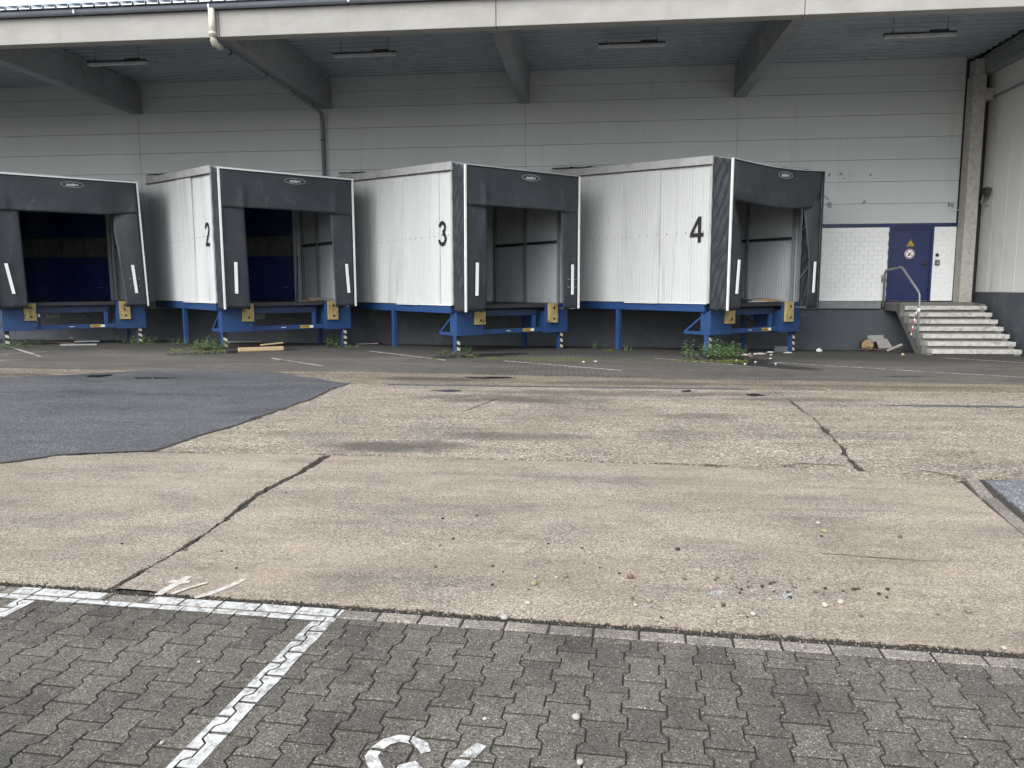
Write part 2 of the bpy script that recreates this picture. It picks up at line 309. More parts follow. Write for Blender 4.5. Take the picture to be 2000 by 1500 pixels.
# ------------------------------------------------------------------ mesh helpers
class MB:
    def __init__(s): s.v, s.f = [], []
    def add(s, vs, fs):
        o = len(s.v); s.v += [tuple(q) for q in vs]; s.f += [tuple(i+o for i in f) for f in fs]; return s
    def box(s, x0, x1, y0, y1, z0, z1):
        return s.add([(x0,y0,z0),(x1,y0,z0),(x1,y1,z0),(x0,y1,z0),(x0,y0,z1),(x1,y0,z1),(x1,y1,z1),(x0,y1,z1)],
                     [(0,3,2,1),(4,5,6,7),(0,1,5,4),(1,2,6,5),(2,3,7,6),(3,0,4,7)])
    def prism(s, poly, d0, d1, ax='z'):
        """polygon (counter-clockwise about +axis) pushed from d0 to d1 along the axis"""
        P = {'z': lambda a, b, d: (a, b, d), 'x': lambda a, b, d: (d, a, b), 'y': lambda a, b, d: (b, d, a)}[ax]
        n = len(poly)
        return s.add([P(a, b, d0) for a, b in poly]+[P(a, b, d1) for a, b in poly],
                     [tuple(range(n))[::-1], tuple(range(n, 2*n))]+[(i, (i+1) % n, n+(i+1) % n, n+i) for i in range(n)])
    def tube(s, pts, r, n=10, caps=True):
        pts = [Vector(p) for p in pts]; rings = []
        for i, p in enumerate(pts):
            d = ((pts[i]-pts[i-1]).normalized() if i else Vector((0,0,0))) + ((pts[i+1]-pts[i]).normalized() if i < len(pts)-1 else Vector((0,0,0)))
            d.normalize(); a = Vector((0, 0, 1)) if abs(d.z) < .9 else Vector((1, 0, 0))
            u = d.cross(a).normalized(); v = d.cross(u).normalized()
            k = 1.0
            if 0 < i < len(pts)-1:
                k = 1/max(.5, math.cos((pts[i]-pts[i-1]).angle(pts[i+1]-pts[i])/2))
            rr = r[i] if isinstance(r, (list, tuple)) else r
            rings.append([p+(u*math.cos(t)+v*math.sin(t))*rr for t in [2*math.pi*j/n for j in range(n)]])
        vs = [q for ring in rings for q in ring]; fs = []
        for i in range(len(pts)-1):
            for j in range(n):
                a, b = i*n+j, i*n+(j+1) % n
                fs.append((a, a+n, b+n, b))
        if caps: fs += [tuple(range(n)), tuple(range((len(pts)-1)*n, len(pts)*n))[::-1]]
        return s.add(vs, fs)
    def grid(s, fn, nu, nv, thick=None):
        """sheet fn(u, v) over the unit square; with thick = vector, a second face and rim are added"""
        P = [Vector(fn(i/nu, j/nv)) for j in range(nv+1) for i in range(nu+1)]
        q = [(j*(nu+1)+i, j*(nu+1)+i+1, (j+1)*(nu+1)+i+1, (j+1)*(nu+1)+i) for j in range(nv) for i in range(nu)]
        if thick is None: return s.add(P, q)
        N = len(P); T = Vector(thick); b = [i for i in range(nu+1)]+[(j+1)*(nu+1)-1 for j in range(1, nv+1)]+[nv*(nu+1)+i for i in range(nu-1, -1, -1)]+[j*(nu+1) for j in range(nv-1, 0, -1)]
        fs = q+[tuple(i+N for i in f[::-1]) for f in q]+[(b[(i+1) % len(b)], b[i], b[i]+N, b[(i+1) % len(b)]+N) for i in range(len(b))]
        return s.add(P+[p+T for p in P], fs)
    def mesh(s, name):
        me = bpy.data.meshes.new(name); me.from_pydata(s.v, [], s.f); me.validate(); me.update(); return me
    def build(s, name, mat, parent=None, smooth=False, bevel=0, loc=None):
        return link(name, s.mesh(name), mat, parent, smooth, bevel, loc)

def link(name, me, mat, parent=None, smooth=False, bevel=0, loc=None):
    if mat and not me.materials: me.materials.append(MATS[mat])
    if smooth:
        for p in me.polygons: p.use_smooth = True
    o = bpy.data.objects.new(name, me); COL.objects.link(o)
    if parent: o.parent = parent
    if loc is not None: o.location = loc
    if bevel:
        b = o.modifiers.new('bevel', 'BEVEL'); b.width = bevel; b.segments = 2; b.limit_method = 'ANGLE'; b.angle_limit = R(40)
    return o
def tag(o, label=None, cat=None, group=None, kind=None):
    for k, v in (('label', label), ('category', cat), ('group', group), ('kind', kind)):
        if v: o[k] = v
    return o
def empty(name, loc=(0, 0, 0), rz=0):
    o = bpy.data.objects.new(name, None); COL.objects.link(o); o.location = loc; o.rotation_euler.z = rz; o.empty_display_size = .2
    return o
def text_mesh(s, size, sx=1.0, bold=0.0, depth=.001):
    cu = bpy.data.curves.new('txt', 'FONT'); cu.body = s; cu.size = size; cu.offset = bold; cu.extrude = depth
    cu.align_x = 'CENTER'; cu.align_y = 'CENTER'; cu.resolution_u = 5
    o = bpy.data.objects.new('txt', cu); COL.objects.link(o)
    dg = bpy.context.evaluated_depsgraph_get(); dg.update()
    me = bpy.data.meshes.new_from_object(o.evaluated_get(dg)); bpy.data.objects.remove(o); bpy.data.curves.remove(cu)
    me.transform(Matrix.Diagonal((sx, 1, 1, 1))); me.materials.clear()
    return me

# ------------------------------------------------------------------ ground
def coords(marks):
    out = []
    for a, b, st in marks:
        n = max(1, round((b-a)/st)); out += [a+(b-a)*i/n for i in range(n)]
    return out+[marks[-1][1]]
def ground_grid():
    xs = coords([(-300, -60, 40), (-60, -20, 4), (-20, 16, .5), (16, 60, 4), (60, 300, 40)])
    ys = coords([(-300, -20, 40), (-20, 0, 4), (0, 26, .5), (26, 60, 6), (60, 300, 40)])
    nx = len(xs); vs = [(x, y, gz(x, y)-.02) for y in ys for x in xs]
    fs = [(j*nx+i, j*nx+i+1, (j+1)*nx+i+1, (j+1)*nx+i) for j in range(len(ys)-1) for i in range(nx-1)]
    o = MB().add(vs, fs).build('ground', 'crack_dirt'); tag(o, kind='structure')
ground_grid()
def rough_line(pts, step=.07, amp=.012, seed=0):
    """polyline with a ragged course between its points"""
    out = []
    for i in range(len(pts)-1):
        a, b = Vector((*pts[i], 0)), Vector((*pts[i+1], 0)); n = max(1, int((b-a).length/step)); nr = (b-a).normalized().cross(Vector((0, 0, 1)))
        for k in range(n):
            p = a.lerp(b, k/n)
            if 0 < k or i:
                h = noise.noise(Vector((p.x*1.7, p.y*1.7, seed)))*1.5+noise.noise(Vector((p.x*7, p.y*7, seed+9)))+.7*noise.noise(Vector((p.x*23, p.y*23, seed+5)))
                p = p+nr*h*amp
            out.append((p.x, p.y))
    return out+[tuple(pts[-1])]
def sheet(name, poly, mat, off, maxlen=1.0, kind='structure', skirt=.03):
    bm = bmesh.new(); vs = [bm.verts.new((x, y, 0)) for x, y in poly]
    f = bm.faces.new(vs)
    if f.normal.z < 0 or sum((poly[i][0]*poly[(i+1) % len(poly)][1]-poly[(i+1) % len(poly)][0]*poly[i][1]) for i in range(len(poly))) < 0: f.normal_flip()
    bmesh.ops.triangulate(bm, faces=bm.faces[:])
    for _ in range(9):
        ed = [e for e in bm.edges if e.calc_length() > maxlen and not e.is_boundary] + [e for e in bm.edges if e.is_boundary and e.calc_length() > maxlen]
        if not ed: break
        bmesh.ops.subdivide_edges(bm, edges=ed, cuts=1); bmesh.ops.triangulate(bm, faces=bm.faces[:])
    for v in bm.verts: v.co.z = gz(v.co.x, v.co.y)+off
    if skirt:
        be = [e for e in bm.edges if e.is_boundary]
        r = bmesh.ops.extrude_edge_only(bm, edges=be)
        for v in [q for q in r['geom'] if isinstance(q, bmesh.types.BMVert)]: v.co.z -= skirt
    bmesh.ops.recalc_face_normals(bm, faces=bm.faces[:])
    me = bpy.data.meshes.new(name); bm.to_mesh(me); bm.free()
    o = link(name, me, mat)
    if kind: o['kind'] = kind
    return o

# kerb frame of the parking bays
PA = R(-3.9); P0 = Vector((-1.24, 3.57, 0)); PEX = Vector((math.cos(PA), math.sin(PA), 0)); PEY = Vector((-math.sin(PA), math.cos(PA), 0))
def pw(x, y, z=0): return P0+PEX*x+PEY*y+Vector((0, 0, z))
def pxy(x, y): q = pw(x, y); return (q.x, q.y)

joint_y = 7.05
front_edge = [pxy(-12, .050), pxy(-6, .030), pxy(-3, .03), pxy(-1.29, .035)]
crk = [(-2.535, 3.69), (-2.50, 4.6), (-2.56, 5.7), (-2.50, 7.03)]
crkL = rough_line([(-2.57, 3.71), (-2.535, 4.1), (-2.53, 4.8), (-2.60, 5.7), (-2.55, 6.3), (-2.545, 7.03)], .03, .022, 1)
crkR = rough_line([(-2.525, 3.70), (-2.50, 4.1), (-2.49, 4.8), (-2.545, 5.7), (-2.49, 6.3), (-2.47, 7.02)], .03, .022, 4)
def fe(x):   # front edge of the concrete at x
    t = (x-P0.x)/PEX.x; return P0.y+PEX.y*t+.055
left_slab = rough_line([(-14, fe(-14)), (-6, fe(-6))], .3, .01, 2)+rough_line([(-6, fe(-6)), (-2.57, fe(-2.57))], .022, .011, 2)[1:]+crkL+rough_line([(-2.545, 7.03), (-4.30, 7.02), (-5.14, 6.75), (-5.5, 6.42), (-8, 6.1), (-14, 5.8)], .07, .018, 3)
sheet('concrete_slab', left_slab, 'concrete_front', 0)
far_edge = [(3.02, 6.46), (2.3, 6.62), (1.6, 6.76), (.65, 6.91), (-.2, 6.95), (-1.01, 6.965), (-1.9, 7.02), (-2.47, 7.02)]
right_slab = rough_line([(-2.52, fe(-2.52)), (2.0, fe(2.0)), (2.62, fe(2.62))], .022, .011, 6)+rough_line([(2.62, fe(2.62)), (2.80, 5.2), (2.90, 5.8), (3.02, 6.46)], .1, .004, 5)+rough_line(far_edge, .05, .012, 8)+crkR[::-1][1:]
sheet('concrete_slab', right_slab, 'concrete_front', .001)
# rear, coarser slabs, split by an open crack
ck2 = [(2.36, 6.98), (2.53, 8.05), (2.72, 9.46), (2.80, 10.95), (2.83, 12.26)]
ck2L = rough_line([(2.33, 6.85), (2.50, 8.05), (2.68, 9.46), (2.79, 10.95), (2.825, 12.26)], .04, .03, 11)
ck2R = rough_line([(2.38, 6.83), (2.545, 8.05), (2.725, 9.46), (2.815, 10.95), (2.85, 12.26)], .04, .03, 14)
near_edge = [(-4.32, 7.06), (-2.5, 7.085), (-1.0, 7.02), (.65, 6.97), (1.3, 6.93), (1.55, 6.98), (2.33, 6.85)]
asph_side = [(-4.05, 12.27), (-4.08, 11.6), (-4.02, 10.58), (-4.10, 9.6), (-4.15, 8.53), (-4.26, 7.8), (-4.32, 7.05)]
sheet('coarse_concrete', rough_line(near_edge, .05, .014, 15)+ck2L+rough_line([(2.825, 12.26), (-1, 12.25), (-4.05, 12.27)], .12, .012, 16)[1:]+rough_line(asph_side, .05, .045, 17)[1:-1], 'concrete_rear', 0)
sheet('coarse_concrete', rough_line([(2.41, 6.83), (2.75, 6.78), (3.25, 6.66), (4.2, 6.64), (9, 6.4), (16, 6.3)], .06, .014, 18)+[(16, 12.2)]+rough_line([(16, 12.2), (8, 12.3), (2.84, 12.26)], .12, .012, 19)+ck2R[::-1][1:-1], 'concrete_rear', .001)
sheet('crumbling_joint', rough_line([(1.15, 6.865), (1.6, 6.785), (2.3, 6.65), (2.98, 6.50), (3.12, 6.60)], .03, .012, 43)+rough_line([(3.10, 6.645), (2.75, 6.745), (2.33, 6.83), (1.6, 6.935), (1.2, 6.915), (1.15, 6.865)], .03, .014, 44)[:-1], 'concrete_rear', -.006, .5, 'structure', .012)
# strip between the yard joint and the dock paving
strip = rough_line([(-4.02, 12.36), (-1, 12.35), (2.6, 12.36), (9, 12.35), (18, 12.3)], .12, .010, 21)+rough_line([(18, 12.9), (7.1, 13.38), (4.76, 13.55), (1.3, 13.6), (-1.43, 13.84), (-4.6, 14.1)], .12, .012, 22)+rough_line([(-4.6, 14.1), (-6.0, 13.9), (-5.2, 13.2), (-4.02, 12.36)], .1, .02, 23)[1:-1]
sheet('concrete_strip', strip, 'concrete_strip', -.001)
sheet('concrete_strip', rough_line([(-22, 12.62), (-10.5, 12.60), (-9.4, 13.0), (-8.45, 13.75)], .1, .03, 24)+[(-14, 13.9), (-22, 14)], 'concrete_strip', .003)
# tar band along the joint
sheet('tar_joint', rough_line([(-3.3, 12.18), (0, 12.19), (2.35, 12.19)], .12, .008, 25)+rough_line([(2.5, 12.24), (2.3, 12.34), (0, 12.33), (-3.3, 12.33)], .12, .008, 26), 'asphalt_patch', .004, skirt=.01)
sheet('tar_joint', rough_line([(3.9, 10.72), (4.5, 10.62), (5.6, 10.66), (5.9, 10.72), (5.5, 10.83), (4.4, 10.80), (3.9, 10.72)], .1, .012, 27)[:-1], 'asphalt_patch', .005, skirt=.01)
# dark asphalt repair on the left
asph = rough_line([(-26, 4.6), (-9, 5.9), (-6.2, 6.36), (-5.40, 6.45), (-5.12, 6.80), (-4.32, 7.06)], .04, .035, 31)+rough_line([(-4.30, 7.06), (-4.24, 7.8), (-4.13, 8.53), (-4.08, 9.6), (-4.0, 10.58), (-4.06, 11.6), (-4.0, 12.34), (-5.2, 13.25), (-6.0, 13.86)], .04, .05, 17)[1:]+rough_line([(-8.4, 13.80), (-9.35, 13.02), (-10.45, 12.55), (-26, 12.5)], .1, .02, 33)
sheet('asphalt', asph, 'asphalt_patch', .006)
sheet('asphalt', rough_line([(2.78, 3.5), (2.93, 5.0), (3.09, 5.75), (3.25, 6.57)], .08, .006, 41)+rough_line([(3.25, 6.57), (4.2, 6.60), (9, 6.35)], .1, .01, 42)[1:]+[(9, 3.0)], 'asphalt_light', .002)
# dock yard paving
yard_s = rough_line([(-26, 14.1), (-14, 13.97), (-8.4, 13.87), (-6.0, 13.93), (-4.6, 14.16), (-1.43, 13.90), (1.3, 13.66), (4.76, 13.61), (7.12, 13.43), (18, 12.95)], .2, .01, 51)
sheet('dock_yard', yard_s+[(18, 23.3), (-26, 23.3)], 'dock_yard_paving', 0, .8)
simple('wet_puddle', (.020, .020, .021), (.035, .034, .033), 4, .12, spec=.6)
for k, (pp, lb) in enumerate([([(168, 737), (176, 733.5), (200, 732.5), (222, 731.5), (215, 735), (190, 738)], 'dark puddle at the corner of the asphalt patch on the left'), ([(258, 738.5), (300, 737.5), (362, 738.8), (320, 740.5), (270, 740)], 'long thin dark puddle on the asphalt patch'),
        ([(1330, 764), (1345, 762.5), (1352, 765), (1338, 766.5)], 'small dark hollow in the coarse concrete beyond the yard joint'), ([(1455, 771), (1480, 769.5), (1496, 773), (1470, 774)], 'dark hollow in the coarse concrete near the head of the right crack'), ([(840, 763), (880, 762.2), (905, 764), (870, 766)], 'shallow dark puddle in the middle of the coarse concrete'),
        ([(905, 737), (985, 736.5), (1010, 738.5), (930, 739.8)], 'thin dark puddle along the edge of the dock paving')]):
    L_ = [gr(*q) for q in pp]; tag(sheet('puddle', rough_line([(p.x, p.y) for p in L_]+[(L_[0].x, L_[0].y)], .08, .02, 80+k)[:-1], 'wet_puddle', .009, .6, None, 0), lb, 'puddle', 'puddles on the yard')
def ribbon(name, C_, wd, mat, off, seed, step=.03):
    """thin ragged strip along a centre line, as a row of quads"""
    pts = []
    for i in range(len(C_)-1):
        a, b = Vector((*C_[i][:2], 0)), Vector((*C_[i+1][:2], 0)); n = max(1, int((b-a).length/step))
        pts += [a.lerp(b, k/n) for k in range(n)]
    pts.append(Vector((*C_[-1][:2], 0))); mb = MB(); V_ = []
    for i, p in enumerate(pts):
        d = (pts[min(i+1, len(pts)-1)]-pts[max(0, i-1)]).normalized(); n = Vector((-d.y, d.x, 0))
        j = noise.noise(Vector((p.x*3, p.y*3, seed)))*wd*.9+noise.noise(Vector((p.x*14, p.y*14, seed)))*wd*.5
        h = wd*.5*max(.12, .75+1.0*noise.noise(Vector((p.x*5, p.y*5, seed+7)))+.7*noise.noise(Vector((p.x*22, p.y*22, seed+3))))*min(1, .15+i/6, .15+(len(pts)-1-i)/6)
        for q in (p+n*(j-h), p+n*(j+h)): V_.append((q.x, q.y, gz(q.x, q.y)+off))
    mb.add(V_, [(2*i, 2*i+1, 2*i+3, 2*i+2) for i in range(len(pts)-1)])
    o = mb.build(name, mat); o['kind'] = 'structure'; return o
def ragged_strip(name, px_pts, wd, mat, off, seed): return ribbon(name, [gr(*q) for q in px_pts], wd, mat, off, seed)
ragged_strip('joint_crack', [(1510, 913), (1560, 906), (1620, 908), (1680, 913)], .018, 'crack_dirt', .006, 91)
ragged_strip('joint_crack', [(1700, 911), (1760, 914), (1820, 922), (1870, 932), (1905, 943)], .018, 'crack_dirt', .006, 92)
ragged_strip('joint_crack', [(1240, 903), (1400, 909), (1500, 917)], .014, 'crack_dirt', .006, 93)
ragged_strip('joint_crack', [(900, 806), (925, 797), (960, 783), (990, 775)], .02, 'crack_dirt', .006, 94)
ragged_strip('joint_crack', [(1585, 1081), (1640, 1084), (1720, 1091), (1850, 1099)], .008, 'crack_dirt', .005, 95)
ragged_strip('joint_crack', [(1542, 1128), (1550, 1150)], .006, 'crack_dirt', .005, 96)
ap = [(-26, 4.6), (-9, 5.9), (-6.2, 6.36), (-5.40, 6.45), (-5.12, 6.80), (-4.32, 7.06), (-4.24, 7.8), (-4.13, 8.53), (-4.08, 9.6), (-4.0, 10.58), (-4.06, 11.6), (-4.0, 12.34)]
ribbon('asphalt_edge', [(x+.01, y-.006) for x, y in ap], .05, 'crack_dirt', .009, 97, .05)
# thin painted bay lines in front of the docks
def strip_line(name, a, b, wd, mat, off=.004, seed=0):
    a, b = Vector((*a, 0)), Vector((*b, 0)); d = (b-a).normalized(); n = Vector((-d.y, d.x, 0))*wd/2
    L = rough_line([tuple((a-n)[:2]), tuple((b-n)[:2])], .1, .006, seed); Q = rough_line([tuple((b+n)[:2]), tuple((a+n)[:2])], .1, .006, seed+3)
    return sheet(name, L+Q, mat, off, .5, None, 0)
bay = [((-7.01, 16.25), (-5.36, 14.89), 'thin white bay line on the yard before dock two'), ((-5.44, 18.42), (-3.13, 16.35), 'thin white bay line on the yard before dock three'),
       ((-1.86, 16.42), (.6, 14.82), 'thin white bay line on the block paving between dock three and dock four'), ((1.45, 17.53), (2.95, 16.30), 'thin white bay line ending at the weeds by dock four'),
       ((3.91, 16.95), (7.9, 14.5), 'long thin white bay line right of dock four'), ((8.2, 18.75), (11.2, 16.1), 'thin white bay line starting at the foot of the concrete steps'), ((-14.6, 18.0), (-12.2, 15.9), 'faded white bay line on the yard before the leftmost dock')]
for k, (a, b, lb) in enumerate(bay):
    tag(strip_line('bay_line', a, b, .085, 'yard_paint', .005, 60+k), lb, 'line marking', 'bay lines in front of the docks')
for k, (a, b) in enumerate([((0, 693), (70, 688)), ((0, 704), (48, 703)), ((72, 688), (92, 687))]):
    p, q = gr(*a), gr(*b); tag(strip_line('chalk_mark', p[:2], q[:2], .07, 'yard_paint', .005, 70+k), ['upper long pale greenish paint smear on the yard before the leftmost dock', 'lower long pale greenish paint smear on the yard before the leftmost dock', 'short pale greenish paint smear right of the two long smears'][k], 'paint mark', 'paint smears by the leftmost dock')

# ------------------------------------------------------------------ foreground parking bays: interlocking pavers and kerb row
def clip(poly, a, b, c):
    """keep the side a*x + b*y <= c"""
    out = []
    for i in range(len(poly)):
        p, q = poly[i], poly[(i+1) % len(poly)]; fp, fq = a*p[0]+b*p[1]-c, a*q[0]+b*q[1]-c
        if fp <= 0: out.append(p)
        if (fp < 0 < fq) or (fq < 0 < fp):
            t = fp/(fp-fq); out.append((p[0]+(q[0]-p[0])*t, p[1]+(q[1]-p[1])*t))
    return out
def inset(poly, d):
    n = len(poly); out = []
    for i in range(n):
        p0, p1, p2 = Vector(poly[i-1]), Vector(poly[i]), Vector(poly[(i+1) % n])
        e1, e2 = (p1-p0), (p2-p1)
        if e1.length < 1e-6 or e2.length < 1e-6: out.append(tuple(p1)); continue
        n1 = Vector((-e1.y, e1.x)).normalized(); n2 = Vector((-e2.y, e2.x)).normalized()
        m = n1+n2; k = max(.35, 1+n1.dot(n2)); out.append(tuple(p1+m*d/k))
    return out
def block_mb(poly, h=.06, ch=.0022):
    a = inset(poly, .0034); b = inset(a, ch); n = len(a)
    mb = MB(); vs = [(x, y, -h) for x, y in a]+[(x, y, -ch) for x, y in a]+[(x, y, 0) for x, y in b]
    fs = [(i, (i+1) % n, n+(i+1) % n, n+i) for i in range(n)]+[(n+i, n+(i+1) % n, 2*n+(i+1) % n, 2*n+i) for i in range(n)]+[tuple(range(2*n, 3*n))]
    return mb.add(vs, fs)
AW, BW, LW, TS = .0865, .0605, .21, .012
LE = LW/2-.0036
IBLOCK = [(AW, -LE), (AW, -LW/4-TS), (BW, -LW/4+TS), (BW, LW/4-TS), (AW, LW/4+TS), (AW, LE), (-AW, LE), (-AW, LW/4+TS), (-BW, LW/4-TS), (-BW, -LW/4+TS), (-AW, -LW/4-TS), (-AW, -LE)]
bay_root = empty('parking_bay', pw(0, 0)); bay_root.rotation_euler.z = PA
tag(bay_root, kind='structure')
full_me = block_mb(IBLOCK).mesh('paver'); full_me.materials.append(MATS['paver_concrete'])
kerb_me = block_mb([(0, -.094), (.21, -.094), (.21, 0), (0, 0)], .08, .005).mesh('kerb_block'); kerb_me.materials.append(MATS['kerb_concrete'])
PITCHX = AW+BW
cells = []
for i in range(-48, 40):
    for j in range(-32, 3):
        x = .771+i*PITCHX; y = -.363+LW/2+j*LW+(LW/2 if i % 2 else 0)
        if y-LW/2 > -.100: continue
        poly = [(px+x, py+y) for px, py in IBLOCK]; cut = False
        if y+LW/2 > -.0985: poly = clip(poly, 0, 1, -.0985); cut = True
        if len(poly) < 3 or max(p[1] for p in poly)-min(p[1] for p in poly) < .012: continue
        cells.append((x, y, poly, cut))
def inview(x, y):
    p = pw(x, y)-Vector((0, 0, HCAM)); z = p.dot(FW)
    if z < .3: return False
    return abs(p.dot(RT)/z*1500) < 1060 and -830 < p.dot(UP)/z*1500 < 900
cells.sort(key=lambda c: (not inview(c[0], c[1]), abs(c[0])+abs(c[1])))
MB().box(-7.2, 7.2, -3.8, .052, -.03, -.0075).build('joint_sand', 'joint_sand', bay_root)
stuffmb = MB(); nb = 0
for x, y, poly, cut in cells:
    dz = rnd.uniform(-.0025, .0015)
    if nb < 298 and inview(x, y):
        if cut:
            o = link('paver', block_mb([(a-x, b-y) for a, b in poly]).mesh('paver'), 'paver_concrete', bay_root)
        else: o = link('paver', full_me, None, bay_root)
        o.location = (x, y, dz); o.rotation_euler = (rnd.uniform(-.008, .008), rnd.uniform(-.008, .008), rnd.uniform(-.012, .012)); nb += 1
    elif y > -3.6 and abs(x) < 5.5:
        b = block_mb(poly); stuffmb.add([(a, c, d+dz) for a, c, d in b.v], b.f)
tag(stuffmb.build('paver_field', 'paver_concrete', bay_root), kind='stuff')
for k in range(-48, 26):
    o = link('kerb_block', kerb_me, None, bay_root)
    o.location = (.010+k*.2105, rnd.uniform(-.002, .002), rnd.uniform(-.002, .002)); o.rotation_euler = (rnd.uniform(-.01, .01), rnd.uniform(-.006, .006), rnd.uniform(-.007, .007)); o.scale = (.985, .985, 1)
KERBS = [[(.0105+k*.2105, -.092), (.2165+k*.2105, -.092), (.2165+k*.2105, -.003), (.0105+k*.2105, -.003)] for k in range(-48, 26)]
def paint_on_blocks(name, quads, label, mat='road_paint', z=.0026):
    """paint that lies on the block tops only: each quad cut to the blocks below it"""
    mb = MB()
    for q in quads:
        cxm, cym = sum(p[0] for p in q)/len(q), sum(p[1] for p in q)/len(q)
        area = sum(q[i][0]*q[(i+1) % len(q)][1]-q[(i+1) % len(q)][0]*q[i][1] for i in range(len(q)))
        if area < 0: q = q[::-1]
        x0, x1, y0, y1 = min(p[0] for p in q), max(p[0] for p in q), min(p[1] for p in q), max(p[1] for p in q)
        for poly in [c[2] for c in cells]+KERBS:
            if max(p[0] for p in poly) < x0 or min(p[0] for p in poly) > x1 or max(p[1] for p in poly) < y0 or min(p[1] for p in poly) > y1: continue
            c = inset(poly, .0038)
            for i in range(len(q)):
                a, b = q[i], q[(i+1) % len(q)]; nx, ny = b[1]-a[1], -(b[0]-a[0])
                c = clip(c, nx, ny, nx*a[0]+ny*a[1])
                if len(c) < 3: break
            if len(c) >= 3: mb.add([(p[0], p[1], z) for p in c], [tuple(range(len(c)))])
    o = mb.build(name, mat); o.location = pw(0, 0); o.rotation_euler.z = PA
    return tag(o, label, 'line marking')
ragx = lambda y, s: .006*noise.noise(Vector((y*5, s, 0)))+.003*noise.noise(Vector((y*23, s, 4)))
def long_line(xa, xb, y0, y1, s, n=40):
    Q = []
    for k in range(n):
        ya, yb = y0+(y1-y0)*k/n, y0+(y1-y0)*(k+1)/n
        Q.append([(xa+ragx(ya, s), ya), (xb+ragx(ya, s+5), ya), (xb+ragx(yb, s+5), yb), (xa+ragx(yb, s), yb)])
    return Q
paint_on_blocks('bay_divider_line', long_line(-.078, .026, -2.2, -.157, 1), 'broad white painted line running across the dark pavers from the kerb corner')
paint_on_blocks('bay_divider_line', long_line(-1.695, -1.59, -2.2, -.15, 2), 'short piece of white painted line at the left edge of the pavers')
hq = []
for k in range(60):
    xa, xb = -3.4+k*3.43/60, -3.4+(k+1)*3.43/60
    hq.append([(xa, -.150+.5*ragx(xa, 8)), (xb, -.150+.5*ragx(xb, 8)), (xb, -.092), (xa, -.092)])
    if xa > -1.0 or noise.noise(Vector((xa*2.2, 3, 0))) > -.05: hq.append([(xa, -.0915), (xb, -.0915), (xb, -.004 if xa > -.75 else -.004-.05*abs(noise.noise(Vector((xa*4, 1, 0))))), (xa, -.004 if xa > -.75 else -.004-.05*abs(noise.noise(Vector((xa*4, 1, 0)))))])
paint_on_blocks('kerb_line', hq, 'worn white painted line along the kerb blocks at the head of the bay')
def stroke(px_pts, wd):
    """brush stroke through photo pixels, in the kerb frame"""
    L = []
    for p in px_pts:
        q = gr(*p)-P0; L.append(Vector((q.dot(PEX), q.dot(PEY))))
    Q = []; side = []
    for i, p in enumerate(L):
        d = (L[min(i+1, len(L)-1)]-L[max(i-1, 0)]).normalized(); n = Vector((-d.y, d.x))*wd/2*(1 if 0 < i < len(L)-1 else .8)
        side.append((p-n, p+n))
    for i in range(len(L)-1):
        Q.append([tuple(side[i][0]), tuple(side[i+1][0]), tuple(side[i+1][1]), tuple(side[i][1])])
    return Q
z7 = lambda x, y: (650+x*.35, 1140+y*.35)
paint_on_blocks('bay_number', stroke([z7(*q) for q in [(520, 945), (500, 905), (440, 875), (370, 866), (300, 885), (245, 925), (215, 965), (225, 995), (245, 1040), (300, 1075)]], .045)+stroke([z7(*q) for q in [(318, 1068), (380, 1035), (450, 1015), (480, 1045)]], .045),
                'curved white painted digit on the pavers at the bottom edge').__setitem__('category', 'paint mark')
paint_on_blocks('bay_number', stroke([z7(*q) for q in [(830, 900), (790, 935), (740, 980), (700, 1020), (650, 1060)]], .05), 'short slanting white painted stroke on the pavers beside the curved digit')['category'] = 'paint mark'
def slab_strokes(name, strokes, label):
    mb = MB()
    for si, (pts, wd) in enumerate(strokes):
        for q in stroke([(x*.35, 900+y*.35) for x, y in pts], wd):
            mb.add([pw(a, b, .004+.0015*si) for a, b in q], [(0, 1, 2, 3)])
    tag(mb.build(name, 'road_paint_worn'), label, 'paint mark')
slab_strokes('bay_number', [([(1055, 648), (985, 690), (930, 720), (880, 752)], .05), ([(945, 676), (1000, 684), (1060, 680)], .05), ([(1158, 685), (1060, 712), (960, 748)], .03)], 'worn white painted crossed digit on the tan concrete above the kerb')
slab_strokes('bay_number', [([(1362, 662), (1310, 690), (1235, 720), (1160, 748), (1085, 768)], .04)], 'single slanting white painted stroke on the tan concrete above the kerb')
# edging stones at the right
for k, (a, b) in enumerate([((3.16, 6.60), (3.0, 6.02)), ((3.0, 5.98), (2.88, 5.38)), ((2.875, 5.36), (2.77, 4.72)), ((2.765, 4.70), (2.66, 4.05))]):
    a, b = Vector(a), Vector(b); d = (b-a).normalized(); n = Vector((-d.y, d.x))*.045
    tag(sheet('edging_stone', [tuple(a-n), tuple(b-n), tuple(b+n), tuple(a+n)], 'kerb_concrete', .012, 2, None, .05), ['chipped far edging stone at the corner of the light asphalt', 'middle edging stone of the row beside the light asphalt', 'near edging stone at the right picture edge beside the light asphalt', 'edging stone beyond the right picture edge'][k], 'edging stone', 'edging stones beside the light asphalt')

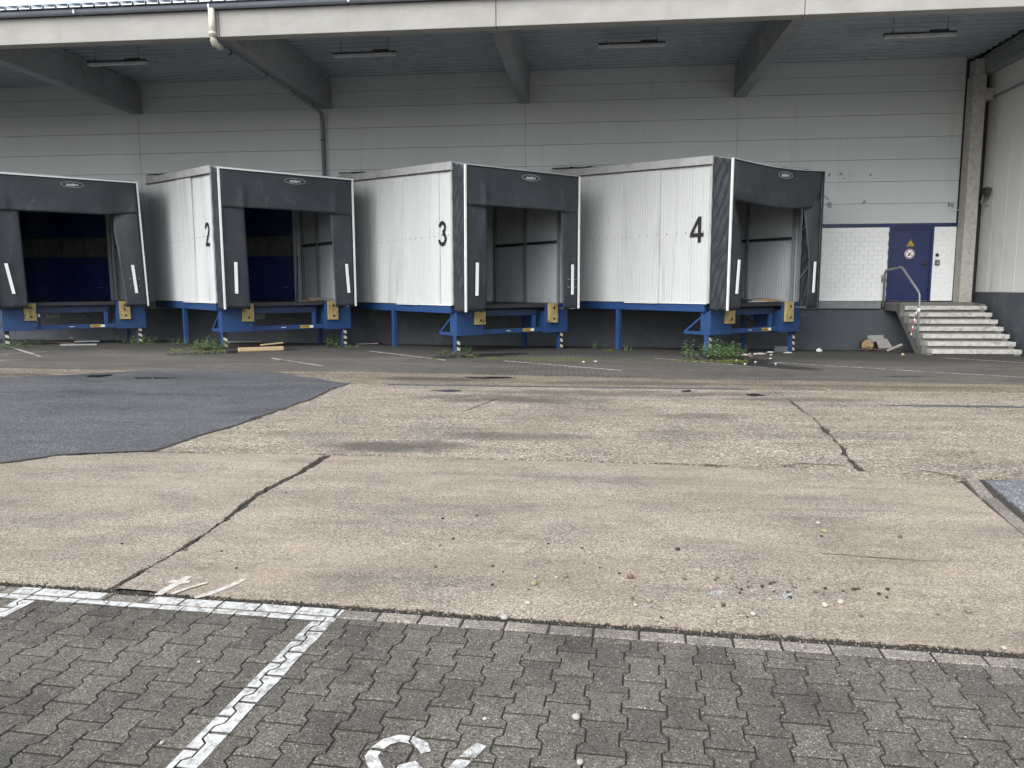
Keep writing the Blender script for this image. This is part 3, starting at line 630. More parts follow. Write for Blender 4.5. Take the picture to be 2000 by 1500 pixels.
# ------------------------------------------------------------------ warehouse wall
WY = 23.0
wh = tag(empty('warehouse', (0, WY, 0)), 'long pale panelled warehouse wall with dark grey plinth behind the docks', 'warehouse')
def wbox(mb, x0, x1, y0, y1, z0, z1): return mb.box(x0, x1, y0-WY, y1-WY, z0, z1)
wbox(MB(), -32, 12, WY+.1, WY+.4, -.6, 9.0).build('core_wall', 'dark_joint', wh)
xj = [-31.8, -25.8, -19.8, -13.83, -7.87, -1.95, 4.07, 10.12]
zj = [1.17, 1.55, 2.14, 2.73, 3.335, 3.89, 4.495, 5.095, 5.693, 6.30, 6.90, 7.35, 8.2]
for i in range(len(xj)-1):
    for j in range(len(zj)-1):
        x0, x1 = xj[i], xj[i+1]
        if x1 > 9 and j < 4: x1 = 6.05
        if x1-x0 < .1: continue
        o = MB().box(x0+.003, x1-.003, 0, .09, zj[j]+.004, zj[j+1]-.004).build('wall_panel', 'sandwich_panel', wh, bevel=.004)
        o.location = (0, rnd.uniform(-.002, .002), 0)
MB().box(-32, 10.72, -.012, .09, -.6, .95).build('plinth', 'plinth_grey', wh)
MB().box(-32, 8.2, -.10, .09, .955, 1.165).build('ledge', 'ledge_grey', wh, bevel=.008)
# brick infill, stripe, door
bw = MB().box(6.06, 10.14, .028, .09, 1.17, 3.23).build('brick_wall', 'brick_mortar', wh)
brick_me = {}
def brick_mesh(L, h):
    k = (round(L, 3), round(h, 3))
    if k not in brick_me:
        me = MB().box(0, L, 0, .03, 0, h).mesh('brick'); me.materials.append(MATS['painted_brick']); brick_me[k] = me
    return brick_me[k]
nrow = 16; rh = (3.235-1.175)/nrow
for r_ in range(nrow):
    for seg0, seg1 in ((6.07, 8.345), (9.545, 10.14)):
        x = seg0-(.125 if r_ % 2 else 0)
        while x < seg1-.02:
            a, b = max(x, seg0), min(x+.246, seg1)
            if b-a > .03:
                o = link('brick', brick_mesh(b-a, rh-.004), None, bw); o.location = (a, rnd.uniform(-.0015, .003)-.001, 1.175+r_*rh)
            x += .25
MB().box(6.05, 10.14, -.012, .03, 3.238, 3.332).build('blue_stripe', 'door_blue', wh, bevel=.004)
dr = MB().box(8.345, 8.41, -.03, .028, 1.17, 3.236).box(9.48, 9.545, -.03, .028, 1.17, 3.236).box(8.41, 9.48, -.03, .028, 3.16, 3.236).build('steel_door', 'door_blue', wh, bevel=.004)
MB().box(8.414, 9.476, .002, .027, 1.18, 3.156).build('door_leaf', 'door_blue', dr, bevel=.004)
MB().box(8.45, 9.44, -.004, .001, 3.07, 3.078).box(8.45, 8.456, -.004, .001, 1.2, 3.07).box(9.434, 9.44, -.004, .001, 1.2, 3.07).build('leaf_edge', 'door_blue', dr)
MB().box(9.37, 9.41, -.008, .001, 2.06, 2.28).tube([(9.39, -.005, 2.2), (9.39, -.06, 2.2), (9.26, -.06, 2.2)], .011, 8).build('door_handle', 'plastic_dark', dr)
# warning triangle and no-smoking roundel on the door
def disc(cx_, cz_, r_, y, n=36): return [(cx_+r_*math.cos(2*math.pi*k/n), y, cz_+r_*math.sin(2*math.pi*k/n)) for k in range(n)]
def flat(name, pts, mat, parent, y0, t=.0012):
    n = len(pts); v = [(p[0], y0, p[-1]) for p in pts]+[(p[0], y0-t, p[-1]) for p in pts]
    return MB().add(v, [tuple(range(n)), tuple(range(n, 2*n))[::-1]]+[(i, i+n, (i+1) % n+n, (i+1) % n) for i in range(n)]).build(name, mat, parent)
def tri(cx_, cz_, r_): return [(cx_+r_*math.cos(a), 0, cz_+r_*math.sin(a)) for a in (R(90), R(210), R(330))]
TX, TZ = 8.935, 2.765
ws = flat('warning_sign', tri(TX, TZ, .135), 'sign_yellow', dr, .000)
def signpart(name, pts, mat, y): return flat(name, pts, mat, dr, y)
signpart('warning_sign_border', tri(TX, TZ, .122), 'print_black', -.0015)
signpart('warning_sign_field', tri(TX, TZ, .094), 'sign_yellow', -.003)
signpart('warning_sign_symbol', [(TX-.032, 0, TZ-.036), (TX+.022, 0, TZ-.036), (TX+.022, 0, TZ-.026), (TX+.012, 0, TZ-.022), (TX+.030, 0, TZ+.004), (TX+.014, 0, TZ-.006), (TX+.012, 0, TZ+.036), (TX-.002, 0, TZ-.002), (TX-.022, 0, TZ+.012), (TX-.014, 0, TZ-.02), (TX-.032, 0, TZ-.026)], 'print_black', -.0045)
CX_, CZ_ = 8.925, 2.49
signpart('no_smoking_sign', disc(CX_, CZ_, .135, 0), 'reflective_white', .000)
signpart('no_smoking_ring', disc(CX_, CZ_, .125, 0), 'sign_red', -.0015)
signpart('no_smoking_field', disc(CX_, CZ_, .102, 0), 'reflective_white', -.003)
ca, sa = math.cos(R(-38)), math.sin(R(-38))
rot = lambda pts, a, ox=0, oz=0: [(CX_+(x+ox)*math.cos(a)-(z+oz)*math.sin(a), 0, CZ_+(x+ox)*math.sin(a)+(z+oz)*math.cos(a)) for x, z in pts]
signpart('cigarette_symbol', rot([(-.07, -.012), (.035, -.012), (.035, .012), (-.07, .012)], R(38)), 'print_black', -.0045)
signpart('cigarette_symbol', rot([(.045, -.010), (.062, -.010), (.068, .03), (.05, .034)], R(38)), 'print_black', -.0045)
signpart('flame_symbol', rot([(-.055, -.05), (.0, -.045), (.01, -.03), (-.02, -.024), (-.06, -.03)], R(20)), 'print_black', -.0045)
signpart('prohibition_bar', rot([(-.108, -.010), (.108, -.010), (.108, .010), (-.108, .010)], R(-38)), 'sign_red', -.006)
# small fittings by the door
kp = empty('keypad', (9.675, WY, 2.24)); tag(kp, 'black and grey keypad box on the white brick right of the blue door', 'keypad')
MB().box(-.055, .055, -.05, -.001, -.075, .075).build('housing', 'plastic_dark', kp, bevel=.006); MB().box(-.034, .034, -.058, -.050, -.05, .055).build('faceplate', 'plastic_grey', kp, bevel=.003); MB().box(-.010, .016, -.062, -.058, .0, .03).build('button', 'plastic_dark', kp)
bl = empty('bell_box', (9.66, WY, 2.45)); tag(bl, 'small dark bell push above the keypad by the door', 'bell')
MB().box(-.04, .04, -.045, -.001, -.04, .04).build('housing', 'plastic_dark', bl, bevel=.008); MB().tube([(0, -.02, .04), (0, -.02, .09)], .008, 8).build('cable_stub', 'plastic_grey', bl)
fb = empty('switch_box', (8.235, WY, 1.80)); tag(fb, 'small red and grey switch box on white brick behind the handrail', 'switch')
MB().box(-.05, .04, -.06, -.001, -.02, .10).build('housing', 'plastic_grey', fb, bevel=.006); MB().tube([(.0, -.062, -.03), (.0, -.14, -.03)], .03, 12).build('red_knob', 'plastic_red', fb); MB().box(-.04, .03, -.06, -.001, -.10, -.03).build('lower_housing', 'plastic_grey', fb, bevel=.006)
# scuffs and glue left on the panels
for k, (px, pz, s_) in enumerate([(6.62, 4.05, .05), (6.64, 4.70, .08), (6.95, 4.72, .06), (7.05, 4.60, .03), (7.75, 4.68, .05), (6.55, 4.1, .04), (6.68, 3.86, .12), (7.62, 3.93, .07), (6.45, 3.40, .05), (6.52, 4.62, .03), (7.2, 4.66, .03)]):
    pts = [(px+s_*math.cos(t)*rnd.uniform(.4, 1.1), 0, pz+s_*math.sin(t)*rnd.uniform(.5, 1.1)) for t in [j*2*math.pi/9 for j in range(9)]]
    flat('glue_mark', pts, 'weathered_board', wh, -.004, .0015)
# ------------------------------------------------------------------ canopy
FY = 16.3
cp = tag(empty('canopy', (0, FY, 6.86)), 'concrete canopy with ribbed steel deck reaching out over the docks', 'canopy')
def cbox(x0, x1, y0, y1, z0, z1): return MB().box(x0, x1, y0-FY, y1-FY, z0-6.86, z1-6.86)
xb = [-31.8, -25.8, -19.8, -13.83, -7.87, -1.98, 4.10, 10.1, 16.1]
for i in range(len(xb)-1):
    cbox(xb[i]+.006, xb[i+1]-.006, FY, FY+.27, 6.86, 7.40).build('fascia_beam', 'fascia_concrete', cp, bevel=.012)
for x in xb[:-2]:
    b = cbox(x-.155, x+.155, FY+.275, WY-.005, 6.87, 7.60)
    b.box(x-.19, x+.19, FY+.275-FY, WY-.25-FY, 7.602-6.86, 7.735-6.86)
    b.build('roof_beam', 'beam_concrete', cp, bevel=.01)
# ribbed deck: trapezoid ribs along the canopy
prof = []; y = FY+.28; D0, DD, PT = 7.745, .13, .31
while y < WY+.3:
    prof += [(y, D0), (y+.13, D0), (y+.17, D0+DD), (y+.27, D0+DD)]; y += PT
n = len(prof); XL, XR = -32, 10.35
MB().add([(XL, a-FY, b-6.86) for a, b in prof]+[(XR, a-FY, b-6.86) for a, b in prof]+[(XL, a-FY, b+.02-6.86) for a, b in prof]+[(XR, a-FY, b+.02-6.86) for a, b in prof],
         [(i, i+1, n+i+1, n+i) for i in range(n-1)]+[(2*n+i, 3*n+i, 3*n+i+1, 2*n+i+1) for i in range(n-1)]+[(n+i, n+i+1, 3*n+i+1, 3*n+i) for i in range(n-1)]).build('roof_deck', 'deck_steel', cp)
cbox(-32, 16, FY+1.6, WY+.6, 7.93, 8.05).build('roof_slab', 'dark_joint', cp)
cbox(-32, 16, FY+.02, FY+.25, 7.405, 7.55).build('eave_board', 'gutter_zinc', cp)
# roof sheet with upstanding ribs
rp = []; x = -32
while x < 16: rp += [(x, 0), (x+.235, 0), (x+.25, .075), (x+.275, .075), (x+.29, 0)]; x += .29
n = len(rp); y0, y1, zz0, zz1 = FY-.10, WY+.3, 7.565, 8.15
MB().add([(a, y0-FY, b+zz0-6.86) for a, b in rp]+[(a, y1-FY, b+zz1-6.86) for a, b in rp]+[(a, y0-FY, b*.96+zz0-.015-6.86) for a, b in rp]+[(a, y1-FY, b+zz1-.015-6.86) for a, b in rp],
         [(i, i+1, n+i+1, n+i) for i in range(n-1)]+[(2*n+i, 3*n+i, 3*n+i+1, 2*n+i+1) for i in range(n-1)]+[(i, 2*n+i, 2*n+i+1, i+1) for i in range(n-1)]).build('roof_sheet', 'roof_metal', cp)
# gutter
gp = [(FY-.02, 7.54), (FY-.02, 7.47)]+[(FY-.09-.07*math.cos(t), 7.47-.07*math.sin(t)) for t in [k*math.pi/8 for k in range(8, -1, -1)]]
gp = [(FY-.09-.07*math.cos(k*math.pi/8), 7.46-.07*math.sin(k*math.pi/8)) for k in range(9)]
gp = [(gp[0][0]-.012, 7.475)]+gp+[(FY-.02, 7.55)]
n = len(gp); seglen = 3.0; xs = -32
while xs < 16:
    MB().add([(xs+.004, a-FY, b-6.86) for a, b in gp]+[(xs+seglen-.004, a-FY, b-6.86) for a, b in gp]+[(xs+.004, a-FY, b+.006-6.86) for a, b in gp]+[(xs+seglen-.004, a-FY, b+.006-6.86) for a, b in gp],
             [(i, n+i, n+i+1, i+1) for i in range(n-1)]+[(2*n+i, 2*n+i+1, 3*n+i+1, 3*n+i) for i in range(n-1)]+[(i, i+1, 2*n+i+1, 2*n+i) for i in range(n-1)]).build('gutter', 'gutter_zinc', cp, smooth=True)
    MB().box(xs-.02, xs+.02, -.168, -.162, 7.40-6.86, 7.485-6.86).build('gutter_clip', 'galvanised', cp)
    xs += seglen
# downpipe
dp = tag(empty('downpipe', (-7.97, FY-.09, 7.4)), 'rain downpipe from gutter, cream above, running under the beam and down the wall', 'downpipe')
ox, oy, oz = -7.97, FY-.09, 7.4
rel = lambda x, y, z: (x-ox, y-oy, z-oz)
MB().tube([rel(-7.97, FY-.10, 7.40), rel(-7.97, FY-.10, 6.84)], .066, 16).tube([rel(-7.97, FY-.10, 6.86), rel(-7.97, FY-.08, 6.79), rel(-7.968, FY-.01, 6.725), rel(-8.0, FY+.30, 6.74)], .069, 16).build('upper_pipe', 'pipe_cream', dp, smooth=True)
MB().tube([rel(-7.97, FY-.10, 6.93), rel(-7.97, FY-.10, 6.88)], .075, 16).build('collar', 'pipe_cream', dp, smooth=True)
MB().tube([rel(-8.0, FY+.30, 6.74), rel(-8.03, FY+.6, 6.79), rel(-8.02, WY-.30, 6.78), rel(-8.01, WY-.14, 6.72), rel(-8.0, WY-.10, 6.55), rel(-7.98, WY-.10, 4.3)], .058, 14).build('lower_pipe', 'pipe_grey', dp, smooth=True)
for yy in (FY+.75, FY+2.6, FY+4.4, FY+5.8):
    MB().tube([rel(-8.025, yy, 6.786), rel(-8.025, yy+.03, 6.786)], .068, 14).build('pipe_clamp', 'dark_steel', dp)
MB().tube([rel(-7.995, WY-.10, 5.98), rel(-7.995, WY-.10, 5.94)], .072, 14).build('pipe_clamp', 'dark_steel', dp)
# corner column, edge beam
cc = tag(empty('corner_column', (10.32, 22.8, 0)), 'square grey concrete column in the corner right of the blue door', 'column')
MB().box(-.165, .165, -.2, .195, 1.05, 7.2).build('shaft', 'column_concrete', cc, bevel=.012)
MB().box(.168, .40, -.17, .19, 6.55, 6.86).build('corbel', 'column_concrete', cc, bevel=.01)
MB().box(-.13, .13, -.17, .19, 7.202, 7.62).build('column_head', 'column_concrete', cc, bevel=.01)
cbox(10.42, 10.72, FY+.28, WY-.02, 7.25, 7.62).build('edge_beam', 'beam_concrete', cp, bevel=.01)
cbox(10.40, 10.74, FY+.28, WY-.02, 7.625, 7.70).build('edge_plate', 'galvanised', cp)
# hanging lamps
lamp_lb = ['long strip lamp hanging under the canopy above the leftmost dock', 'long strip lamp hanging under the canopy left of the concrete beam above dock three', 'long strip lamp hanging under the canopy above dock four', 'long strip lamp hanging under the canopy above the blue door']
for k, cx_ in enumerate((-12.19, -5.67, .9, 7.5)):
    L = tag(empty('strip_lamp', (cx_, 19.5, 7.34)), lamp_lb[k], 'lamp', 'strip lamps under the canopy')
    L.rotation_euler = (R(3), 0, R(rnd.uniform(-1, 1)))
    MB().box(-.80, .80, -.06, .06, .025, .07).build('housing', 'dark_steel', L, bevel=.006)
    MB().prism([(-.05, .025), (-.075, -.035), (.075, -.035), (.05, .025)], -.79, .79, 'x').build('diffuser', 'lamp_diffuser', L)
    MB().box(.22, .62, -.035, .035, .072, .115).build('ballast', 'dark_steel', L)
    for sx in (-.6, .6): MB().tube([(sx, 0, .07), (sx, 0, .41)], .006, 6).tube([(sx, 0, .07), (sx, 0, .13)], .014, 6).build('hanger', 'dark_steel', L)
# ------------------------------------------------------------------ neighbouring building on the right
RX = 10.72
sb = tag(empty('side_building', (RX, 20, 0)), 'beige panelled building side wall closing the yard on the right', 'building')
MB().box(.12, 6, -12, 4, -.6, 10).build('core_wall', 'dark_joint', sb)
MB().box(-.005, .12, -12, 3.0, -.6, 1.415).build('plinth', 'plinth_grey', sb, bevel=.006)
yy = 23.0
while yy > 9:
    y2 = yy-.66
    MB().box(.03, .12, y2+.004-20, yy-.004-20, 1.42, 6.62).build('wall_panel', 'side_panel_beige', sb, bevel=.005); yy = y2
yy = 23.0
for zz in (6.66, 7.3, 7.95):
    MB().box(.0, .12, -11, 3.0, zz+.004, zz+.62).build('upper_panel', 'side_panel_beige', sb, bevel=.005)
MB().box(-.05, .0, -11, 2.7, 6.60, 6.65).build('cap_rail', 'galvanised', sb, bevel=.006)
fl = tag(empty('floodlight', (RX, 22.55, 3.75)), 'dark floodlight on a bent bracket on the beige wall beside the column', 'floodlight')
MB().tube([(0, 0, 0), (-.16, -.02, .02), (-.2, -.02, .08), (-.14, -.05, .36)], .018, 8).build('bracket', 'grey_steel', fl, smooth=True)
MB().prism([(-.14, 0), (.1, .0), (.13, .06), (.0, .13), (-.13, .07)], -.13, .13, 'y').build('lamp_head', 'dark_steel', fl).location = (-.17, -.05, .36)
MB().box(-.10, .02, -.09, .03, .40, .47).build('gear_box', 'dark_steel', fl, bevel=.01)
cm = tag(empty('wall_camera', (9.98, WY, 3.74)), 'small white camera on the pale wall left of the concrete column', 'camera')
MB().tube([(.16, -.06, -.06), (-.02, -.06, -.06), (-.07, -.07, -.02), (-.07, -.08, .05)], .016, 8).build('bracket', 'reflective_white', cm, smooth=True)
MB().box(-.12, -.02, -.16, -.02, .05, .14).tube([(-.07, -.16, .095), (-.07, -.19, .095)], .03, 12).build('camera_head', 'plastic_grey', cm, bevel=.008)

# ------------------------------------------------------------------ steps, landing, handrail
st = tag(empty('concrete_steps', (9.45, 21.8, 0)), 'seven weathered concrete steps with landing up to the blue door', 'steps')
for i in range(7):
    yf = -.308*i; zt = 1.055-.172*i
    MB().box(-1.02 if i != 1 else -1.02, 1.07, yf, yf+.34, zt-.105, zt).build('step', 'stair_concrete', st, bevel=.008).rotation_euler = (0, 0, rnd.uniform(-.003, .003))
side = [(1.2, 1.14), (1.2, .93), (.30, .93), (-1.62, -.35), (-2.16, -.35), (-2.12, -.16)]
sidep = [(1.19, 1.15), (.02, 1.10), (.02, .935)]+[q for i in range(0, 7) for q in ((-.308*i+.004, 1.055-.172*i-.108), (-.308*i+.004, 1.055-.172*(i+1)-.108+.002))][1:-1]+[(-1.87, -.4), (-1.50, -.4), (.28, .90), (1.19, .90)]
for i in range(7):
    MB().box(-1.0, 1.05, -.308*i+.06, -.308*i+.12, 1.055-.172*(i+1)-.06, 1.055-.172*i-.107).build('riser', 'stringer_concrete', st)
for xx in (-1.15, .90):
    s_ = MB().prism(sidep[::-1] if False else sidep, 0, .13, 'x'); o = s_.build('stringer', 'stringer_concrete', st, bevel=.006); o.location.x = xx
MB().box(-1.017, .895, .345, 1.19, .93, 1.147).build('landing', 'stringer_concrete', st, bevel=.008)
hr = tag(empty('handrail', (8.24, 22.9, 1.15)), 'bent grey steel handrail beside the concrete steps', 'handrail')
hp = [(8.24, 22.87, 1.0), (8.24, 22.87, 1.94), (8.24, 22.80, 2.02), (8.24, 22.70, 2.035), (8.26, 21.80, 2.09), (8.265, 21.68, 2.06), (8.28, 20.66, 1.47), (8.285, 20.58, 1.36), (8.285, 20.52, .05)]
MB().tube([(x-8.24, y-22.9, z-1.15) for x, y, z in hp], .030, 12).build('rail', 'grey_steel', hr, smooth=True)
MB().tube([(8.285-8.24, 20.555-22.9, 1.03-1.15), (8.285-8.24, 20.553-22.9, .95-1.15)], .036, 10).build('clamp', 'reflective_white', hr)
tp = tag(empty('barrier_tape', (8.24, 20.56, .95)), 'torn red and white barrier tape hanging from the handrail post', 'tape')
for k in range(7):
    z0 = -.09*k; mbx = MB().grid(lambda u, v: (-.012-.03*(k+v)/2+.022*(u-.5)+.012*math.sin(5*(k+v)), -.035+.02*math.sin(3*(k+v)+u), z0-.09*v+.03), 2, 2, (0, .002, 0))
    mbx.build('tape_band', 'tape_red' if k % 2 else 'tape_white', tp)

# ------------------------------------------------------------------ loading docks
W = 3.42
def vnoise(a, b, c=0): return noise.noise(Vector((a, b, c)))
def ribbed_panel(y0, y1, z0f, z1f, x, out, depth=.009, pitch=.083, th=.03):
    """ribbed sheet in the y-z plane at x, ribs towards out (-1 or +1); top follows z1f(y)"""
    ys = []; y = y0; k = 0
    while y < y1-.001:
        a = min(pitch, y1-y); ys += [(y, 0), (y+a*.62, 0), (y+a*.70, 1), (y+a*.92, 1)]; y += pitch
    ys.append((y1, 0)); n = len(ys); mb = MB()
    v = [(x+out*depth*r, y, z0f(y)) for y, r in ys]+[(x+out*depth*r, y, z1f(y)) for y, r in ys]+[(x-out*th, y, z0f(y)) for y, r in ys]+[(x-out*th, y, z1f(y)) for y, r in ys]
    f = [(i, i+1, n+i+1, n+i) for i in range(n-1)]+[(2*n+i, 3*n+i, 3*n+i+1, 2*n+i+1) for i in range(n-1)]+[(i, 2*n+i, 2*n+i+1, i+1) for i in range(n-1)]+[(n+i, n+i+1, 3*n+i+1, 3*n+i) for i in range(n-1)]+[(0, n, 3*n, 2*n), (n-1, 3*n-1, 4*n-1, 2*n-1)]
    return mb.add(v, f)
def curtain(fn, nu, nv): return MB().grid(fn, nu, nv, (0, .012, 0))

def digit_mesh(k, h):
    """bold condensed digit, centred, in the x-y plane"""
    mb = MB(); D_ = lambda a, z=0: [(x, y, z) for x, y in a]
    def rib(P_, wd, z=0):
        P_ = [Vector(p) for p in P_]; V_ = []
        for i, p in enumerate(P_):
            d = (P_[min(i+1, len(P_)-1)]-P_[max(i-1, 0)]).normalized(); n = Vector((-d.y, d.x))*wd/2
            V_ += [(p.x-n.x, p.y-n.y, z), (p.x+n.x, p.y+n.y, z)]
        mb.add(V_, [(2*i, 2*i+2, 2*i+3, 2*i+1) for i in range(len(P_)-1)])
    arc = lambda cx, cy, rx, ry, a0, a1, n=14: [(cx+rx*math.cos(R(a0+(a1-a0)*i/n)), cy+ry*math.sin(R(a0+(a1-a0)*i/n))) for i in range(n+1)]
    if k == 4:
        for q in ([(.40, 0), (.57, 0), (.57, 1), (.40, 1)], [(0, .22), (.40, .22), (.40, .37), (0, .37)], [(.57, .22), (.70, .22), (.70, .37), (.57, .37)], [(0, .37), (.165, .37), (.40, .74), (.40, 1.0)]): mb.add(D_(q), [(0, 1, 2, 3)])
    elif k == 3:
        rib(arc(.30, .735, .215, .19, 170, -85), .145); rib(arc(.30, .29, .245, .215, 85, -172, 18), .145, .0012)
    else:
        rib(arc(.31, .70, .225, .225, 172, -28)+[(.40, .45), (.25, .27), (.13, .10)], .145); mb.add(D_([(.04, 0), (.58, 0), (.58, .145), (.04, .145)], .0012), [(0, 1, 2, 3)])
    me = mb.mesh('digit'); me.transform(Matrix.Translation((-.34*h, -.5*h, 0)) @ Matrix.Diagonal((h, h, 1, 1))); return me
def make_dock(k, loc, th, sx, dz, label):
    T = tag(empty('loading_dock', (loc[0], loc[1], dz), R(th)), label, 'loading dock', 'loading docks along the warehouse wall')
    T.scale.x = sx
    c, s_ = math.cos(R(th)), math.sin(R(th))
    yL = (WY-.012-loc[1])/c; yR = (WY-.012-loc[1]-W*sx*s_)/c
    top = lambda y: 4.36+.062*(y-.6)
    rr = random.Random(k*17+3)
    # left wall sheets
    y = .64; edges = [.64, 1.16, 2.2, 3.55, 4.9, yL-.02]
    for i in range(len(edges)-1):
        a, b = edges[i]+.006, edges[i+1]-.006
        o = ribbed_panel(a, b, lambda q: 1.205-.0*q, top, 0, -1).build('side_cladding', 'dock_cladding', T)
        o.location.x = rr.uniform(-.006, .006); o.rotation_euler.y = 0
        if k == 2 and i in (1, 2): o.rotation_euler.y = R(.5 if i == 1 else -.3); o.location.x -= .012 if i == 1 else 0
    # rivets along the mid rail
    rv = MB()
    for q in [.75+.31*i+rr.uniform(-.05, .05) for i in range(int((yL-1)/.31))]:
        rv.tube([(-.010, q, 2.87), (-.022, q, 2.87)], .011, 6)
    rv.build('rivet_row', 'dark_steel', T)
    MB().box(-.022, .02, .575, .637, 1.2, top(.6)+.01).build('corner_trim', 'dock_trim', T, bevel=.004)
    lip = MB(); lip.box(-.03, .005, .64, 2.15, 1.186, 1.203); lip.box(-.05, .005, 2.2, 3.4, 1.18, 1.198); lip.build('drip_edge', 'white_profile', T)
    # eave band, roof
    def slab_yz(x0, x1, lo, hi, ya, yb): return MB().add([(x0, ya, lo(ya)), (x1, ya, lo(ya)), (x1, yb, lo(yb)), (x0, yb, lo(yb)), (x0, ya, hi(ya)), (x1, ya, hi(ya)), (x1, yb, hi(yb)), (x0, yb, hi(yb))], [(0,3,2,1),(4,5,6,7),(0,1,5,4),(1,2,6,5),(2,3,7,6),(3,0,4,7)])
    slab_yz(-.045, .02, lambda q: top(q)+.004, lambda q: top(q)+.20, .56, yL-.02).build('eave_band', 'dock_trim', T, bevel=.006)
    slab_yz(-.052, -.046, lambda q: top(q)-.012, lambda q: top(q)+.012, .56, yL-.02).build('eave_drip', 'dark_steel', T)
    MB().box(.02, W+.02, .56, .62, top(.6)-.02, top(.6)+.195).build('front_eave', 'dock_trim', T, bevel=.005)
    MB().add([(x, y, top(y)+z) for z in (.10, .19) for x, y in ((.021, .625), (W+.02, .625), (W+.02, yR), (.021, yL-.02))], [(0,3,2,1),(4,5,6,7),(0,1,5,4),(1,2,6,5),(2,3,7,6),(3,0,4,7)]).build('roof', 'dock_trim', T)
    def lump(u, v):
        yy = yL-1.35+1.25*u; xx = -.06+.9*v+(.0)
        return (xx, yy-.75*v, top(yy)+.205+.07*abs(vnoise(u*5, v*3, k))+.05*u)
    MB().grid(lump, 10, 6, (0, 0, .012)).build('roof_flashing', 'black_tarpaulin', T, smooth=True)
    # right wall, seen from inside
    e2 = [.66, 2.16, yR-.02]
    for i in range(2):
        ribbed_panel(e2[i]+.004, e2[i+1]-.004, lambda q: 1.2, top, W-.03, -1, .008, .083, .03).build('inner_cladding', 'interior_cladding', T)
    MB().box(W-.095, W-.042, .72, yR-.05, 2.79, 2.86).build('mid_rail', 'dark_steel', T)
    for y_ in (.70, 2.14, yR-.14): MB().box(W-.115, W-.042, y_, y_+.07, 1.2, top(y_)).build('wall_post', 'grey_steel', T)
    MB().box(.005, .09, .645, .72, 1.2, 4.3).build('portal_post', 'grey_steel', T); MB().box(W-.03, W+.03, .60, .68, 1.2, 4.35).build('portal_post', 'grey_steel', T)
    MB().box(.09, W-.03, .645, .72, 4.18, 4.35).build('portal_header', 'grey_steel', T)
    # floor and leveller
    MB().add([(x, y, z) for z in (1.12, 1.185) for x, y in ((.05, .70), (W-.03, .70), (W-.03, yR), (.05, yL-.1))], [(0,3,2,1),(4,5,6,7),(0,1,5,4),(1,2,6,5),(2,3,7,6),(3,0,4,7)]).build('dock_floor', 'dark_steel', T)
    MB().box(.88, 2.78, .60, .69, 1.10, 1.195).build('leveller_lip', 'dark_steel', T, bevel=.006)
    MB().box(.88, 2.62, .74, .82, .90, 1.06).build('leveller_beam', 'blue_steel_dirty', T, bevel=.005)
    # steel frame
    MB().box(.0, .11, .72, yL-.1, 1.0, 1.185).build('floor_beam', 'blue_steel', T, bevel=.006)
    MB().box(W-.11, W, .72, yR-.02, 1.0, 1.118).build('floor_beam', 'blue_steel', T, bevel=.006)
    gl = lambda x, y: gz(loc[0]+sx*x*c-y*s_, loc[1]+sx*x*s_+y*c)-dz
    MB().box(.005, .115, 3.66, 3.78, gl(.05, 3.7)-.05, 1.0).build('rear_leg', 'blue_steel', T, bevel=.006)
    MB().box(W-.11, W, 2.2, 2.32, gl(W, 2.2)-.05, 1.0).build('rear_leg', 'blue_steel', T, bevel=.006)
    for x0 in (.10, 3.32):
        L = MB().box(x0, x0+.13, .66, .79, gl(x0, .7)-.05, .46).build('front_leg', 'blue_steel', T, bevel=.006)
        bx, fx = x0+.025, x0+.115
        zlo = gl(x0, .7)+.02; zz = zlo; i = 0
        hz = MB()
        hz.box(bx-.004, fx+.004, .6535, .6575, zlo, .44); hz.build('hazard_plate', 'print_black', L)
        hy = MB(); 
        while zz < .36:
            z1 = min(.43, zz+.075); hy.add([(bx, .6525, zz+.03), (fx, .6525, zz-.005 if zz > zlo+.01 else zz+.004), (fx, .6525, z1-.0), (bx, .6525, min(.437, z1+.035))], [(0, 1, 2, 3)]); zz += .155
        hy.build('hazard_stripe', 'bumper_paint' if False else 'hazard_cream', L)
    MB().box(.09, .86, .60, .655, .45, 1.19).box(.09, .14, .655, .9, .45, 1.0).build('buffer_plate', 'blue_steel', T, bevel=.006)
    MB().box(2.80, 3.55, .60, .655, .43, 1.19).box(2.80, 2.85, .655, 1.5, .43, 1.0).build('buffer_plate', 'blue_steel', T, bevel=.006)
    for (x0, x1, z0, z1) in ((.585, .86, .715, 1.17), (2.87, 3.14, .70, 1.205)):
        def bf(u, v): return (x0+(x1-x0)*u+.006*vnoise(v*4, x0, k), .505+.008*vnoise(u*5, v*9, k+x0), z0+(z1-z0)*v)
        B = MB().grid(bf, 6, 12, (0, .09, 0)).build('bumper', 'bumper_paint', T)
        for zb in (z0+.10, z1-.12): MB().tube([((x0+x1)/2+.01, .507, zb), ((x0+x1)/2+.01, .494, zb)], .032, 10).build('bolt', 'dark_steel', B)
    MB().box(.86, 2.80, .70, .78, .46, .575).build('cross_beam', 'blue_steel', T, bevel=.005)
    cb = MB().box(2.14, 2.40, .697, .6995, .485, .555).build('rating_plate', 'sign_yellow', T); MB().box(2.17, 2.36, .6955, .697, .505, .53).build('plate_text', 'print_black', cb)
    MB().box(2.402, 2.50, .697, .6995, .487, .553).build('white_plate', 'reflective_white', T); MB().box(1.62, 1.75, .697, .6995, .51, .53).build('maker_mark', 'print_white', T)
    MB().box(2.50, 2.60, .74, .82, .575, 1.0).build('strut', 'blue_steel', T, bevel=.005)
    MB().box(.90, .97, .72, .80, .575, 1.0).build('strut', 'blue_steel_dirty', T, bevel=.005)
